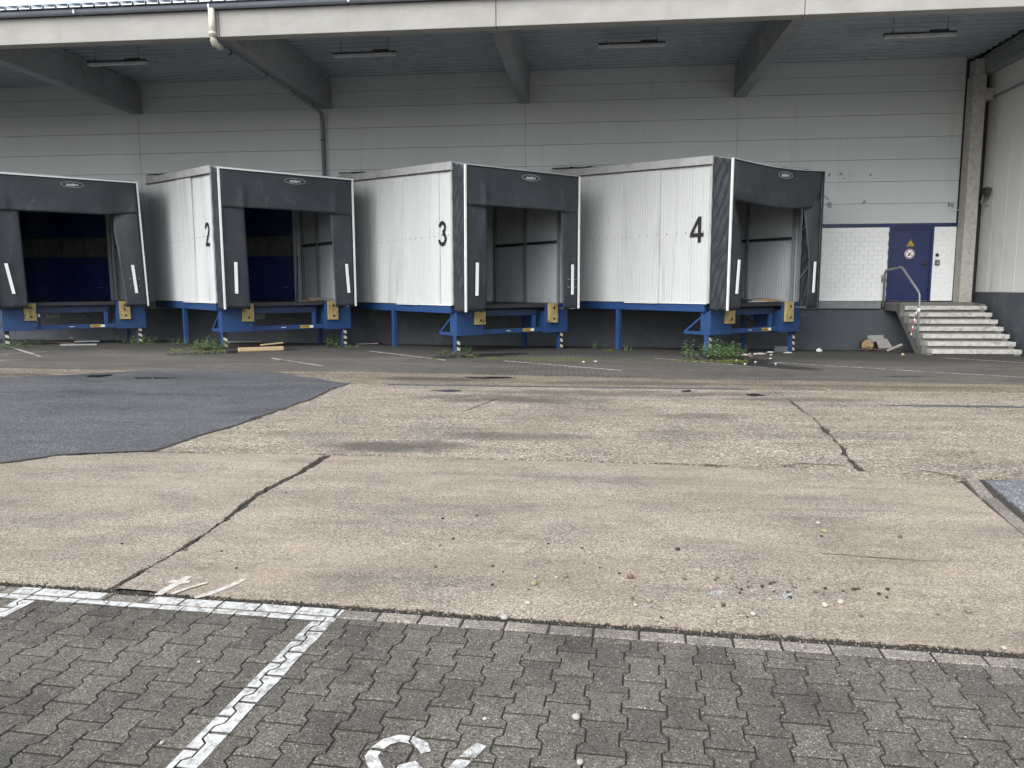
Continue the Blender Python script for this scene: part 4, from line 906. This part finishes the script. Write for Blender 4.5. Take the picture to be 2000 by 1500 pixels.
    if k == 1: MB().box(.905, .955, .714, .7195, .80, .88).build('white_plate', 'reflective_white', T)
    MB().box(1.2, 1.52, 1.55, 1.75, .72, .90).build('pump_unit', 'grey_steel', T, bevel=.015)
    MB().tube([(1.9, 1.4, 1.0), (2.15, 1.2, .8), (2.32, 1.0, .62)], .018, 7).build('hydraulic_hose', 'plastic_dark', T, smooth=True)
    MB().box(.09, .15, .9, 1.42, .455, .53).prism([(.70, .98), (.78, .98), (1.42, .53), (1.32, .53)], .095, .145, 'x').build('corner_brace', 'blue_steel', T, bevel=.004)
    # ---- shelter: profiles, side cheeks, curtains
    zt, zb = 4.42, 1.05
    lean = {1: .0, 2: .0, 3: .02, 4: .03}[k]
    MB().add([(a-lean*(1-(z-zb)/(zt-zb)), y_, z) for z in (zb, zt) for a, y_ in ((-.02, -.012), (.022, -.012), (.022, .03), (-.02, .03))], [(0,3,2,1),(4,5,6,7),(0,1,5,4),(1,2,6,5),(2,3,7,6),(3,0,4,7)]).build('frame_profile', 'white_profile', T)
    lr = .10 if k == 1 else 0; rw = .007 if k == 4 else .018
    MB().add([(W+a+lr*(1-(z-zb)/(zt-zb)), y_, z) for z in (zb+.02, zt-.002) for a, y_ in ((-rw, -.012), (rw, -.012), (rw, .03), (-rw, .03))], [(0,3,2,1),(4,5,6,7),(0,1,5,4),(1,2,6,5),(2,3,7,6),(3,0,4,7)]).build('frame_profile', 'plastic_dark' if k == 4 else 'white_profile', T)
    sag = .035 if k == 4 else .0
    MB().grid(lambda u, v: (-.02+(W+.04)*u, -.012, zt+.001+(.016 if k in (3, 4) else .035)*v-sag*math.sin(math.pi*u)*2-(.012 if k == 4 else 0)*u), 16, 1, (0, .045, 0)).build('frame_profile', 'dock_trim' if k > 2 else 'white_profile', T)
    for x0 in (0.001, W-.001):
        def cheek(u, v):
            z = zb+(4.40-zb)*v; y_ = .03+.535*u
            wr = (.034*math.sin(40*(v*1.25+u*.42)+4*vnoise(v*4, u, k))*(.35+.65*abs(vnoise(v*2.3+9, u, k)))*1.6+.02*vnoise(u*3, v*9, k))*math.sin(math.pi*(.08+.84*u))
            z += .14*u*v
            return (x0-lean*(1-v)*(1-u) *(1 if x0 < 1 else 0)+(wr if x0 < 1 else -wr), y_, z)
        MB().grid(cheek, 12, 60, (.008, 0, 0)).build('side_cheek', 'black_tarpaulin', T, smooth=True)
    MB().grid(lambda u, v: (.01+(W-.02)*u, .03+.53*v, 4.395+.10*v+.015*vnoise(u*7, v*3, k)-sag*math.sin(math.pi*u)*2*(1-v)), 20, 4, (0, 0, .008)).build('top_cover', 'black_tarpaulin', T, smooth=True)
    if k == 1: MB().grid(lambda u, v: (.01+(W-.02)*u, .03+.53*v, 4.41+.115*v), 4, 2, (0, 0, .006)).build('top_sheet', 'dock_trim', T)
    # header curtain
    hb = 3.53
    def header(u, v):
        x = .022+(W-.044)*u; zz = zt-sag*math.sin(math.pi*u)*2-(zt-hb)*v
        yy = .014+.05*vnoise(u*4, v*1.5, k*3)*v+.03*math.sin(math.pi*v)*vnoise(u*2.5, 7, k)
        if k == 4: yy += .10*v*v; zz += .018*v*math.cos(2*math.pi*(u-.1))
        if k in (2, 3):
            for uc, sg in ((.155, 1), (.86, -1)):
                if v > .35: yy += -.05*math.exp(-((u-uc)/.014)**2)*min(1, (v-.35)*4)*(1.3 if sg > 0 else .8)
            if u < .155 or u > .86: zz += -.06*max(0, v-.7)
        if k == 1:
            d = max(0, (u-.72)/.28); yy += .16*d*v*math.sin(math.pi*min(1, d*1.1)); zz += .12*d*max(0, v-.2)
            if u < .11: yy -= .03*v
        return (x, yy, zz)
    curtain(header, 48, 16).build('header_curtain', 'black_tarpaulin', T, smooth=True)
    # side curtains; inner edge profile differs from dock to dock
    def inL(z):
        b = {1: .66, 2: .64, 3: .60, 4: .50}[k]; q = (z-zb)/(3.6-zb)
        if k == 4: return b+.055*math.sin(math.pi*q*.95)-.20*max(0, q-.62)**1.5*3
        if k == 3: return b+.05*math.sin(math.pi*q)
        return b-.05*q
    def inR(z):
        b = {1: .56, 2: .54, 3: .46, 4: .42}[k]; q = (z-zb)/(3.6-zb)
        if k == 4: return b-.05*math.sin(math.pi*q)+.14*max(0, q-.45)
        if k == 1: return b+.12*q**1.5-.10*max(0, q-.8)*5*.6
        return b+.07*q
    def cl(u, v):
        z = zb+(3.75-zb)*v; wd = inL(z)-.022
        return (.022-lean*(1-(z-zb)/(zt-zb))+wd*u, .045+.035*vnoise(u*2, v*3, k*5)*u+(.25*u*u*(v**2) if k == 4 else .03*u), z)
    CL = curtain(cl, 12, 26).build('side_curtain', 'black_tarpaulin', T, smooth=True)
    def cr(u, v):
        z = zb+(3.75-zb)*v; wd = inR(z)-.018
        return (W-.018-wd*u+lr*(1-v), .045+.035*vnoise(u*2, v*3, k*5+2)*u+(.22*u*u*(v**2) if k in (1, 4) else .03*u), z)
    CR = MB().grid(lambda u, v: cr(1-u, v), 12, 26, (0, .012, 0)).build('side_curtain', 'black_tarpaulin', T, smooth=True)
    tl, tr = {1: (.12, .06), 2: (-.01, .045), 3: (-.02, .0), 4: (-.05, -.02)}[k]
    for (par, xa, lean_) in ((CL, .30, tl), (CR, W-.21, tr)):
        MB().add([(xa+o_+lean_*(.5-v_), -.002+y_, 1.43+.77*v_) for v_ in (0, 1) for o_, y_ in ((-.037, 0), (.037, 0), (.037, .02), (-.037, .02))], [(0,3,2,1),(4,5,6,7),(0,1,5,4),(1,2,6,5),(2,3,7,6),(3,0,4,7)]).build('guide_stripe', 'reflective_white', par)
    if k in (1, 3):
        for (x_, z_) in ((W-.32, 1.62), (W-.32, 1.82), (W-.09, 1.62), (W-.09, 1.82)):
            MB().tube([(x_, .06, z_), (x_, -.004, z_)], .014, 8).build('rivet', 'galvanised', CR)
    # maker's oval on the header
    hd = [o for o in T.children if o.name.startswith('header_curtain')][-1]
    zo = 4.42-.155-sag*2+(.0)
    ring = MB(); n = 44; 
    vs = []
    for rad in (1.0, .972):
        for i in range(n): a = 2*math.pi*i/n; vs.append((1.85+.265*rad*math.cos(a), -.03, zo+.073*(rad if rad == 1 else .92)*math.sin(a)))
    ring.add(vs+[(a, b+.004, c_) for a, b, c_ in vs], [(i, (i+1) % n, n+(i+1) % n, n+i) for i in range(n)]+[(2*n+i, 3*n+i, 3*n+(i+1) % n, 2*n+(i+1) % n) for i in range(n)])
    ring.build('emblem_ring', 'print_white', hd)
    tm = text_mesh('novoferm', .088, .8, .0022, .001); tm.transform(Matrix.Translation((1.85, -.03, zo)) @ Matrix.Rotation(R(90), 4, 'X')); link('emblem_lettering', tm, 'print_white', hd)
    MB().box(1.70, 1.90, -.032, -.029, zo-.036, zo-.028).build('emblem_underline', 'print_white', hd)
    # spreader arms between box and frame
    for (za, zb_) in ((1.75, 2.35), (2.95, 3.55)):
        MB().tube([(W-.06, .57, za), (W-.06, .08, zb_)], .014, 6).build('spreader_arm', 'galvanised', T)
        MB().tube([(.06, .57, za), (.06, .08, zb_)], .014, 6).build('spreader_arm', 'galvanised', T)
    MB().box(W-.25, W-.02, .05, .5, 1.06, 1.075).build('sill_strip', 'galvanised', T)
    # number on the left wall
    if k > 1:
        me = digit_mesh(k, .60)
        M_ = Matrix(((0, 0, -1, -.020), (-1, 0, 0, {2: 1.02, 3: 1.0, 4: .995}[k]), (0, 1, 0, 2.92), (0, 0, 0, 1)))
        me.transform(M_); link('dock_number', me, 'print_black', T)
    # sectional door in the warehouse wall behind
    xr = loc[0]+sx*(W-.10)*c-yR*s_ - .22
    dd = tag(MB().prism([(1.17, xr-3.2), (1.17, xr-3.102), (4.505, xr-3.102), (4.505, xr+.002), (1.17, xr+.002), (1.17, xr+.10), (4.6, xr+.10), (4.6, xr-3.2)], -.075, -.013, 'y').build('sectional_door', 'interior_cladding', wh))
    for i, (z0, z1) in enumerate(((1.18, 1.86), (1.865, 2.56), (3.17, 3.79), (3.795, 4.5))):
        MB().box(xr-3.10, xr, -.06, -.015, z0, z1).build('door_section', 'sectional_blue', dd, bevel=.006)
    MB().box(xr-3.10, xr, -.055, -.015, 2.565, 3.165).build('window_band', 'door_glazing', dd)
    for i in range(5): MB().box(xr-3.10+i*.765, xr-3.06+i*.765, -.062, -.0552, 2.575, 3.155).build('mullion', 'dark_steel', dd)
    MB().tube([(xr-.38, -.10, 1.62), (xr-.20, -.10, 1.62)], .012, 6).build('door_pull', 'galvanised', dd)
    return T
simple('hazard_cream', (.62, .59, .46), (.5, .47, .36), 9, .6, dirt=(.2, .19, .16), dscale=14, damt=(.58, .75))
make_dock(4, (3.11, 17.96), 40.6, 1.0, 0.0, 'rightmost loading dock, next to the white brick, numbered four on its bright ribbed side')
make_dock(3, (-2.90, 17.88), 42.4, 1.02, -.03, 'loading dock in the middle with figure three on its white ribbed side')
make_dock(2, (-8.93, 18.10), 44.0, 1.03, .03, 'loading dock with figure two and a split open seam on its half shaded side')
make_dock(1, (-14.97, 18.15), 42.5, 1.0, .04, 'leftmost loading dock with sagging black shelter cut by the picture edge')

# ------------------------------------------------------------------ weeds
def plant(name, x, y, nstem, h, spread, mat, label, leaf=.07, seed=0, cat='weed', ln=6, group='weeds at the feet of the docks', flat_=False):
    r_ = random.Random(seed+int(abs(x)*97)); z = gz(x, y); mb = MB()
    for s_ in range(nstem):
        a = r_.uniform(0, 6.28); d = spread*math.sqrt(r_.random()); bx, by = d*math.cos(a), d*math.sin(a)
        hh = h*r_.uniform(.45, 1.0)*(1-.35*d/spread); lx, ly = r_.uniform(-.25, .25)*hh+bx*.35, r_.uniform(-.25, .25)*hh+by*.35
        tip = Vector((bx+lx, by+ly, hh)); base = Vector((bx, by, 0))
        w_ = .004; mb.add([base+Vector((-w_, 0, 0)), base+Vector((w_, 0, 0)), tip], [(0, 1, 2)]); mb.add([base+Vector((0, -w_, 0)), base+Vector((0, w_, 0)), tip], [(0, 1, 2)])
        for i in range(ln):
            t = (i+.6)/ln; p = base.lerp(tip, t); ang = i*2.4+r_.uniform(-.4, .4); L = leaf*r_.uniform(.6, 1.15)*(1.1-.5*t); up_ = r_.uniform(-.1, .7)
            dv = Vector((math.cos(ang), math.sin(ang), up_)).normalized(); sd_ = dv.cross(Vector((0, 0, 1))).normalized()*L*.26; mid = p+dv*L*.5; dr_ = Vector((0, 0, -L*.15))
            e = p+dv*L+dr_*1.6
            mb.add([p, mid-sd_+dr_*.2, e, mid+sd_+dr_*.2], [(0, 1, 2), (0, 2, 3)])
    o = mb.build(name, mat); o.location = (x, y, z)
    return tag(o, label, cat, group)
def plantpx(px, py, *a, **k):
    p = gr(px, py); return plant('weed', p.x, p.y, *a, **k)
plantpx(1410, 697, 90, .46, .42, 'weed_leaf', 'broad bushy green weed right of the front post of dock four', .12, 1, ln=7)
plantpx(1393, 694, 5, .72, .12, 'weed_leaf', 'tall leafy weed stem against the front post of dock four', .13, 2, ln=13)
plantpx(1341, 694, 5, .66, .13, 'weed_leaf', 'tall leafy weed stem left of the front post of dock four', .13, 3, ln=12)
plantpx(1353, 697, 12, .24, .20, 'weed_leaf', 'low weed between the tall stem and the post of dock four', .08, 4)
plantpx(411, 683, 60, .40, .36, 'weed_leaf', 'broad bushy weed left of the front post of dock two', .11, 5, ln=7)
plantpx(350, 674, 14, .32, .22, 'weed_leaf', 'small weed at the rear leg of dock two', .10, 6)
plantpx(278, 672, 24, .40, .26, 'weed_leaf', 'bushy weed right of the striped post of the leftmost dock', .12, 7)
plantpx(248, 671, 14, .28, .25, 'weed_leaf_dark', 'dark weed left of the striped post of the leftmost dock', .10, 8)
plantpx(14, 680, 40, .30, .45, 'weed_leaf', 'low spreading weed in the corner at the left picture edge', .09, 9)
plantpx(68, 673, 16, .3, .22, 'weed_leaf_dark', 'dark weed in the shade under the leftmost dock', .10, 10)
plantpx(651, 678, 16, .42, .24, 'weed_leaf_dark', 'dark weed left of the right striped post of dock two', .13, 11)
plantpx(683, 680, 16, .18, .30, 'weed_leaf', 'low weed at the right striped post of dock two', .07, 12)
plantpx(560, 705, 10, .12, .25, 'weed_leaf', 'tiny weed in the paving in front of dock two', .06, 13)
plantpx(873, 691, 22, .14, .22, 'weed_leaf_yellow', 'low yellow green weed left of the front post of dock three', .07, 14)
plantpx(912, 690, 10, .34, .10, 'weed_leaf_dark', 'thin weed right of the front post of dock three', .07, 15)
plantpx(918, 697, 14, .10, .16, 'weed_leaf_yellow', 'flat yellow green weed in front of dock three', .07, 16)
plantpx(1163, 681, 6, .34, .08, 'weed_leaf', 'small upright weed left of the rear leg of dock four', .09, 17)
plantpx(1189, 687, 8, .2, .12, 'weed_leaf', 'short weed left at the foot of the rear leg of dock four', .07, 18)
plantpx(1224, 686, 7, .24, .10, 'weed_leaf', 'short weed right of the rear leg of dock four', .07, 19)
# moss along the paving joints: too fine to count
ms = MB()
for i in range(900):
    px = rnd.choice([rnd.uniform(820, 1450), rnd.uniform(950, 1150), rnd.uniform(1330, 1460), rnd.uniform(330, 440)]); py = 700+.012*(px-900)+rnd.gauss(0, 2.2)
    if px < 500: py = 686+rnd.gauss(0, 3)
    p = gr(px, py); s_ = rnd.uniform(.012, .035)
    ms.add([p+Vector((s_*math.cos(a), s_*math.sin(a), .006)) for a in (0, 2.1, 4.2)]+[p+Vector((0, 0, rnd.uniform(.015, .035)))], [(0, 1, 3), (1, 2, 3), (2, 0, 3)])
tag(ms.build('moss', 'moss'), 'thin moss and seedlings along the paving joints before the docks', 'moss', kind='stuff')

# ------------------------------------------------------------------ rubbish and timber
def plank(name, a, b, wd, ht, mat, label, cat, z0=0, roll=0, group=None):
    A, B = Vector(a), Vector(b); d = B-A; L = d.length
    o = MB().box(0, L, -wd/2, wd/2, 0, ht).build(name, mat, bevel=.004)
    o.location = A+Vector((0, 0, z0)); o.rotation_euler = (roll, -math.asin(max(-1, min(1, d.z/L))), math.atan2(d.y, d.x))
    return tag(o, label, cat, group)
p, q = gr(466, 686), gr(553, 683)
plank('timber', p, q, .10, .085, 'pale_wood', 'pale sawn timber lying on the ground under dock two', 'timber')
p2, q2 = gr(510, 681), gr(553, 679.5)
plank('timber', p2+Vector((0, 0, .08)), q2+Vector((0, 0, .12)), .09, .03, 'pale_wood', 'short split piece of timber on top of the pale sawn timber', 'timber')
for k, (a, b, zz, lb) in enumerate([((140, 669), (197, 667), .12, 'grey board topmost of the pile under the leftmost dock'), ((146, 672), (193, 671), .05, 'grey board in the middle of the pile under the leftmost dock'), ((118, 675), (190, 674), .0, 'grey board lowest of the pile under the leftmost dock'), ((95, 670), (150, 674), .02, 'dark board slanting out of the pile under the leftmost dock')]):
    p, q = gr(*a), gr(*b); plank('board', p, q, .14, .035, 'weathered_board' if k < 3 else 'stick_brown', lb, 'board', zz, group='boards under the leftmost dock')
plank('board', gr(445, 673), gr(508, 672), .2, .03, 'weathered_board', 'grey flat board lying far under dock two', 'board', .06)
p = gr(732, 672); o = MB().grid(lambda u, v: (.5*u-.25, .3*v-.15, .10*abs(vnoise(u*4, v*4, 3))+.03), 8, 6, (0, 0, .006)).build('crushed_bag', 'plastic_red'); o.location = p; tag(o, 'crushed red bag on the ground right of dock two', 'litter')
p = gr(715, 673); plank('board', p+Vector((-.3, 0, 0)), p+Vector((.35, .05, .02)), .12, .03, 'weathered_board', 'short grey board beside the crushed red bag', 'board')
# log, panels and sticks by the steps
J = Vector((7.70, 22.35, gz(7.7, 22.35))); lg = tag(empty('log', J), 'short round log with pale cut end left of the steps', 'log')
MB().tube([(0, 0, .16), (.08, .35, .15)], .165, 14).build('bark', 'bark', lg, smooth=True); MB().tube([(-.002, -.012, .16), (.0, .002, .16)], .155, 14).build('cut_end', 'log_end', lg)
def slab3(name, pts, t, mat, label, cat):
    a, b, c, d = [Vector(q) for q in pts]; n_ = (b-a).cross(d-a).normalized()*t
    v = [a, b, c, d, a+n_, b+n_, c+n_, d+n_]
    return tag(MB().add(v, [(0,3,2,1),(4,5,6,7),(0,1,5,4),(1,2,6,5),(2,3,7,6),(3,0,4,7)]).build(name, mat), label, cat)
bz = gz(8, 22.3)
slab3('panel', [(7.95, 22.2, bz+.07), (8.28, 22.1, bz+.10), (8.26, 22.5, bz+.32), (8.0, 22.6, bz+.29)], .02, 'weathered_board', 'grey sheet panel leaning in the junk left of the steps', 'panel')
slab3('panel', [(7.80, 22.62, bz+.22), (8.22, 22.58, bz+.24), (8.22, 22.66, bz+.42), (7.80, 22.70, bz+.40)], .02, 'weathered_board', 'pale sheet panel standing behind the grey panel by the steps', 'panel')
slab3('panel', [(7.95, 21.55, bz+.04), (8.30, 21.45, bz+.22), (8.30, 21.53, bz+.26), (7.95, 21.63, bz+.08)], .02, 'weathered_board', 'thin pale strip sloping up to the steps stringer', 'strip')
jr = random.Random(5)
for k in range(14):
    x, y = jr.uniform(7.4, 8.2), jr.uniform(21.6, 22.5); a = jr.uniform(-.5, .5); L = jr.uniform(.25, .7); z = gz(x, y)
    o = MB().tube([(0, 0, 0), (L*.5, .02, .02), (L, 0, jr.uniform(0, .08))], jr.uniform(.012, .022), 6).build('stick', 'stick_brown'); o.location = (x-.2, y, z+.015+.01*(k % 4)); o.rotation_euler.z = a
    tag(o, 'dark broken stick in the junk pile left of the steps', 'stick', 'sticks in the junk pile')
def scrap(px, py, s_, mat, label, h=.02, group=None, cat='litter'):
    p = gr(px, py); r_ = random.Random(int(px*7+py)); n = 8
    ring = [Vector((s_*math.cos(t)*r_.uniform(.6, 1.1), s_*.55*math.sin(t)*r_.uniform(.6, 1.1), h*r_.uniform(.2, 1.0)+.008)) for t in [2*math.pi*i/n for i in range(n)]]
    v = ring+[Vector((0, 0, h*1.6+.008))]+[q*.9-Vector((0, 0, q.z*.9-.004)) for q in ring]
    o = MB().add(v, [(i, (i+1) % n, n) for i in range(n)]+[((i+1) % n, i, n+1+i, n+1+(i+1) % n) for i in range(n)]+[tuple(range(n+1, 2*n+1))[::-1]]).build('scrap', mat); o.location = p
    return tag(o, label, cat, group)
scrap(1600, 687, .11, 'litter_white', 'crumpled white paper lying on the yard right of dock four', .06)
scrap(1484, 692, .17, 'litter_white', 'large flat white scrap on the wet ground beside dock four')
scrap(1455, 694, .12, 'litter_white', 'thin white scrap at the edge of the bushy weed')
scrap(1504, 689, .09, 'litter_white', 'small white scrap behind the large flat white scrap')
scrap(1538, 690, .11, 'litter_white', 'white scrap at the foot of the right striped post of dock four')
for px, py in ((1474, 693), (1506, 694), (1505, 701), (1438, 705), (1475, 708), (1455, 712), (1515, 712), (1464, 692), (1140, 708), (1163, 707)):
    scrap(px, py, .032, 'litter_white', 'tiny pale litter crumb on the dark paving before dock four', .015, 'litter crumbs before dock four')
scrap(1466, 698, .08, 'stone_brown', 'brown leaf litter clump on the wet paving beside dock four', .05)
scrap(1816, 692, .16, 'pale_wood', 'flat wood chip in front of the lowest concrete step', .02)
scrap(1763, 694, .05, 'pale_wood', 'small wood chip on the yard left of the steps', .03)
o = MB().box(-.17, .17, -.1, .1, 0, .14).build('concrete_block', 'plinth_grey', bevel=.01); o.location = gr(1524, 687); tag(o, 'grey concrete block left of the right striped post of dock four', 'block')
# cardboard on dock floors
def at_dock(loc, th, sx, dz, x, y, z): c, s_ = math.cos(R(th)), math.sin(R(th)); return Vector((loc[0]+sx*x*c-y*s_, loc[1]+sx*x*s_+y*c, z+dz))
def cardboard(P, rz, a, b, h, mat, label):
    o = MB().grid(lambda u, v: (a*(u-.5), b*(v-.5), h*(.35+.65*abs(math.sin(2.3*u+v)))*(.5+.5*v)), 6, 4, (0, 0, .012)).build('cardboard_sheet', mat); o.location = P; o.rotation_euler.z = rz
    return tag(o, label, 'cardboard')
cardboard(at_dock((3.11, 17.96), 40.6, 1, 0, 2.75, 1.0, 1.192), R(30), .75, .4, .10, 'cardboard', 'folded brown cardboard on the floor edge of dock four')
cardboard(at_dock((3.11, 17.96), 40.6, 1, 0, 2.62, .85, 1.20), R(60), .6, .3, .05, 'cardboard', 'flat brown cardboard flap in front of the folded cardboard in dock four')
cardboard(at_dock((3.11, 17.96), 40.6, 1, 0, 1.75, 1.0, 1.192), R(45), .5, .3, .12, 'plastic_dark', 'crumpled black sheet on the floor edge of dock four')
cardboard(at_dock((3.11, 17.96), 40.6, 1, 0, 2.05, .85, 1.20), R(10), .5, .2, .03, 'litter_white', 'pale paper scraps on the floor edge of dock four')
cardboard(at_dock((-8.93, 18.10), 44, 1.03, .03, 2.85, .95, 1.192), R(40), .65, .35, .11, 'cardboard_dull', 'dull brown crushed cardboard on the floor edge of dock two')
cardboard(at_dock((-8.93, 18.10), 44, 1.03, .03, 2.45, .9, 1.192), R(50), .5, .3, .03, 'cardboard_dull', 'flat dull cardboard strip beside the crushed cardboard in dock two')
P = at_dock((-8.93, 18.10), 44, 1.03, .03, 3.2, 3.0, 1.19); o = MB().tube([(0, 0, 0), (.12, -.15, 1.35)], .016, 6).build('pole', 'plastic_dark'); o.location = P+Vector((-.2, 0, 0)); tag(o, 'thin dark pole leaning on the inner wall of dock two', 'pole')

# ------------------------------------------------------------------ stones on the concrete
def stone(x, y, s_, mat, label, group='stones lying on the concrete', seed=0):
    bm = bmesh.new(); bmesh.ops.create_icosphere(bm, subdivisions=2, radius=1)
    r_ = random.Random(seed); k = Vector((r_.uniform(0, 9), r_.uniform(0, 9), r_.uniform(0, 9)))
    for v in bm.verts: v.co *= 1+.35*noise.noise(v.co*1.1+k); v.co = Vector((v.co.x*s_*r_.uniform(.98, 1.02)*1.15, v.co.y*s_, v.co.z*s_*.7))
    zmin = min(v.co.z for v in bm.verts)
    for v in bm.verts: v.co.z -= zmin+.1*s_
    me = bpy.data.meshes.new('stone'); bm.to_mesh(me); bm.free()
    o = link('stone', me, mat, None, True); o.location = (x, y, gz(x, y)+.001); o.rotation_euler.z = r_.uniform(0, 6); return tag(o, label, 'stone', group)
zz4 = lambda x, y: (700+x*.35, 900+y*.35); zz5 = lambda x, y: (1300+x*.35, 900+y*.35)
named = [(zz4(980, 692), .021, 'stone_yellow', 'pale yellow stone on the concrete above the dark kerb joint'), (zz4(1518, 655), .023, 'stone_red', 'reddish brown round stone on the concrete'),
         (zz4(945, 802), .02, 'stone_pale', 'whitish stone with dark underside below the yellow stone'), (zz4(1153, 652), .019, 'stone_grey', 'grey brown stone right of the yellow stone'),
         (zz4(812, 884), .023, 'stone_pale', 'pale stone lying on the kerb joint'), (zz4(1620, 787), .018, 'stone_yellow', 'small ochre stone below the reddish brown stone'),
         (zz5(885, 400), .024, 'stone_yellow', 'large ochre stone on the right side of the concrete'), (zz5(888, 815), .021, 'stone_pale', 'whitish flat stone, left one of the pair below the dark stones'),
         (zz5(978, 797), .022, 'stone_pale', 'whitish flat stone, right one of the pair below the dark stones'), (zz5(1690, 848), .019, 'stone_grey', 'round grey stone near the kerb at the right'),
         (zz5(487, 862), .017, 'stone_pale', 'small whitish stone beside a dark stone near the kerb'), (zz5(850, 353), .017, 'stone_pale', 'pale stone just beyond the large ochre stone'),
         (zz5(297, 274), .016, 'stone_pale', 'lone pale stone in the far middle of the concrete'), (zz5(1885, 1055), .016, 'stone_pale', 'pale stone in the right corner by the kerb blocks'),
         (zz5(1308, 430), .018, 'stone_brown', 'lone brown stone right of the large ochre stone'), (zz5(68, 500), .018, 'stone_dark', 'lone dark stone in the middle of the concrete'), (zz4(1105, 655), .013, 'stone_pale', 'small pale stone left of the grey brown stone'),
         (zz4(1547, 812), .014, 'stone_pale', 'small pale stone below the small ochre stone'), (zz4(988, 652), .011, 'stone_pale', 'tiny pale stone beyond the pale yellow stone'),
         ((650+1357*.35, 1140+755*.35), .018, 'stone_pale', 'pale pointed stone on the dark pavers'), ((650+1378*.35, 1140+1005*.35), .015, 'stone_pale', 'pale stone on the pavers at the bottom edge'), ((650+848*.35, 1140+760*.35), .010, 'stone_pale', 'tiny round pale stone on the pavers above the painted stroke'), ((905*.35, 1140+893*.35), .010, 'stone_pale', 'tiny white stone on the pavers left of the broad white line'), ((1110*.35, 1140+441*.35), .009, 'stone_pale', 'tiny white stone on the pavers near the middle of the left bay')]
for k, (q, s_, mt, lb) in enumerate(named):
    p = gr(*q); stone(p.x, p.y, s_*.8, mt, lb, None, k+1)
dark = [zz5(*q) for q in [(400, 713), (463, 677), (540, 706), (605, 734), (680, 738), (695, 768), (725, 713), (605, 682), (422, 722), (462, 709), (585, 690), (890, 718), (880, 750), (990, 732), (1060, 720), (1078, 718), (1045, 722), (1240, 722), (833, 738), (1190, 748), (1235, 768), (1090, 872), (455, 875), (323, 813), (107, 665), (290, 657), (280, 668), (373, 665), (870, 425), (415, 742), (1520, 862)]]+[zz4(*q) for q in [(470, 326), (660, 310), (455, 475), (750, 592), (806, 624), (948, 722), (1058, 466), (1250, 490), (1260, 573), (1348, 600), (1455, 634), (1527, 772), (1690, 879), (1820, 665), (430, 596), (747, 696), (530, 440), (85, 301)]]+[(1320*.35, 900+602*.35), (1236*.35, 900+508*.35), (1035*.35, 900+500*.35), (1595*.35, 900+182*.35), (680*.35, 900+466*.35)]
for k, q in enumerate(dark):
    p = gr(*q); stone(p.x, p.y, rnd.uniform(.0055, .0105), 'stone_dark' if k % 3 else 'stone_brown', 'small dark stone scattered on the tan concrete', 'small dark stones on the tan concrete', 100+k)
# grit: countless crumbs in joints and on pavers
gm = MB()
def crumb(p, s_):
    a0 = rnd.uniform(0, 6); gm.add([p+Vector((s_*math.cos(a0+a)*rnd.uniform(.7, 1.2), s_*math.sin(a0+a)*rnd.uniform(.7, 1.2), 0)) for a in (0, 1.57, 3.14, 4.71)]+[p+Vector((0, 0, s_*rnd.uniform(.8, 1.3)))], [(0, 1, 4), (1, 2, 4), (2, 3, 4), (3, 0, 4)])
for i in range(1500):
    x, y = rnd.uniform(-2.2, 3.6), -.1-abs(rnd.gauss(0, .6)); crumb(pw(x, y, .001), rnd.uniform(.0015, .0042))
for i in range(420):
    x = rnd.uniform(-2.2, 3.6); crumb(pw(x, .026+rnd.gauss(0, .013), -.006), rnd.uniform(.002, .006))
tag(gm.build('grit', 'stone_grit'), 'fine pale grit scattered in joints and over the pavers', 'grit', kind='stuff')
dm = MB(); gm = dm
for i in range(500):
    t = rnd.random(); crumb(Vector((-2.52+rnd.gauss(0, .025), 3.7+3.3*t, -.008)), rnd.uniform(.004, .014))
for i in range(500):
    y = 6.8+5*rnd.random(); crumb(Vector((2.37+.44*(y-6.9)/4+rnd.gauss(0, .03), y, gz(2.5, y)-.012)), rnd.uniform(.006, .014))
for i in range(350):
    x = rnd.uniform(-4.3, 3.1); crumb(Vector((x, 7.03-.13*max(0, x-.6)+rnd.gauss(0, .03), -.014)), rnd.uniform(.005, .012))
for i in range(1500):
    crumb(pw(rnd.uniform(-2.6, 3.6), .030+rnd.gauss(0, .018), -.004), rnd.uniform(.003, .010))
tag(dm.build('joint_dirt', 'crack_dirt'), 'dark crumbly dirt along the kerb joint', 'dirt', kind='stuff')
# splashes of white paint: flakes
def splash(px, py, sx_, sy_, n, label):
    mb = MB()
    for i in range(n):
        p = gr(px+rnd.gauss(0, sx_), py+rnd.gauss(0, sy_)); s_ = rnd.uniform(.001, .0035)
        mb.add([p+Vector((s_*math.cos(a)*1.4, s_*math.sin(a), .004+i*.00001)) for a in (0, 1.3, 2.4, 3.6, 5)], [(0, 1, 2, 3, 4)])
    tag(mb.build('paint_splash', 'print_white'), label, 'paint mark', kind='stuff')
splash(1092, 1016, 18, 4, 170, 'speckled white paint splash in the middle of the concrete')
splash(1402, 1158, 9, 3, 110, 'small white paint splash left of the dark stones')
splash(1535, 1166, 9, 4, 110, 'small white paint splash among the dark stones')
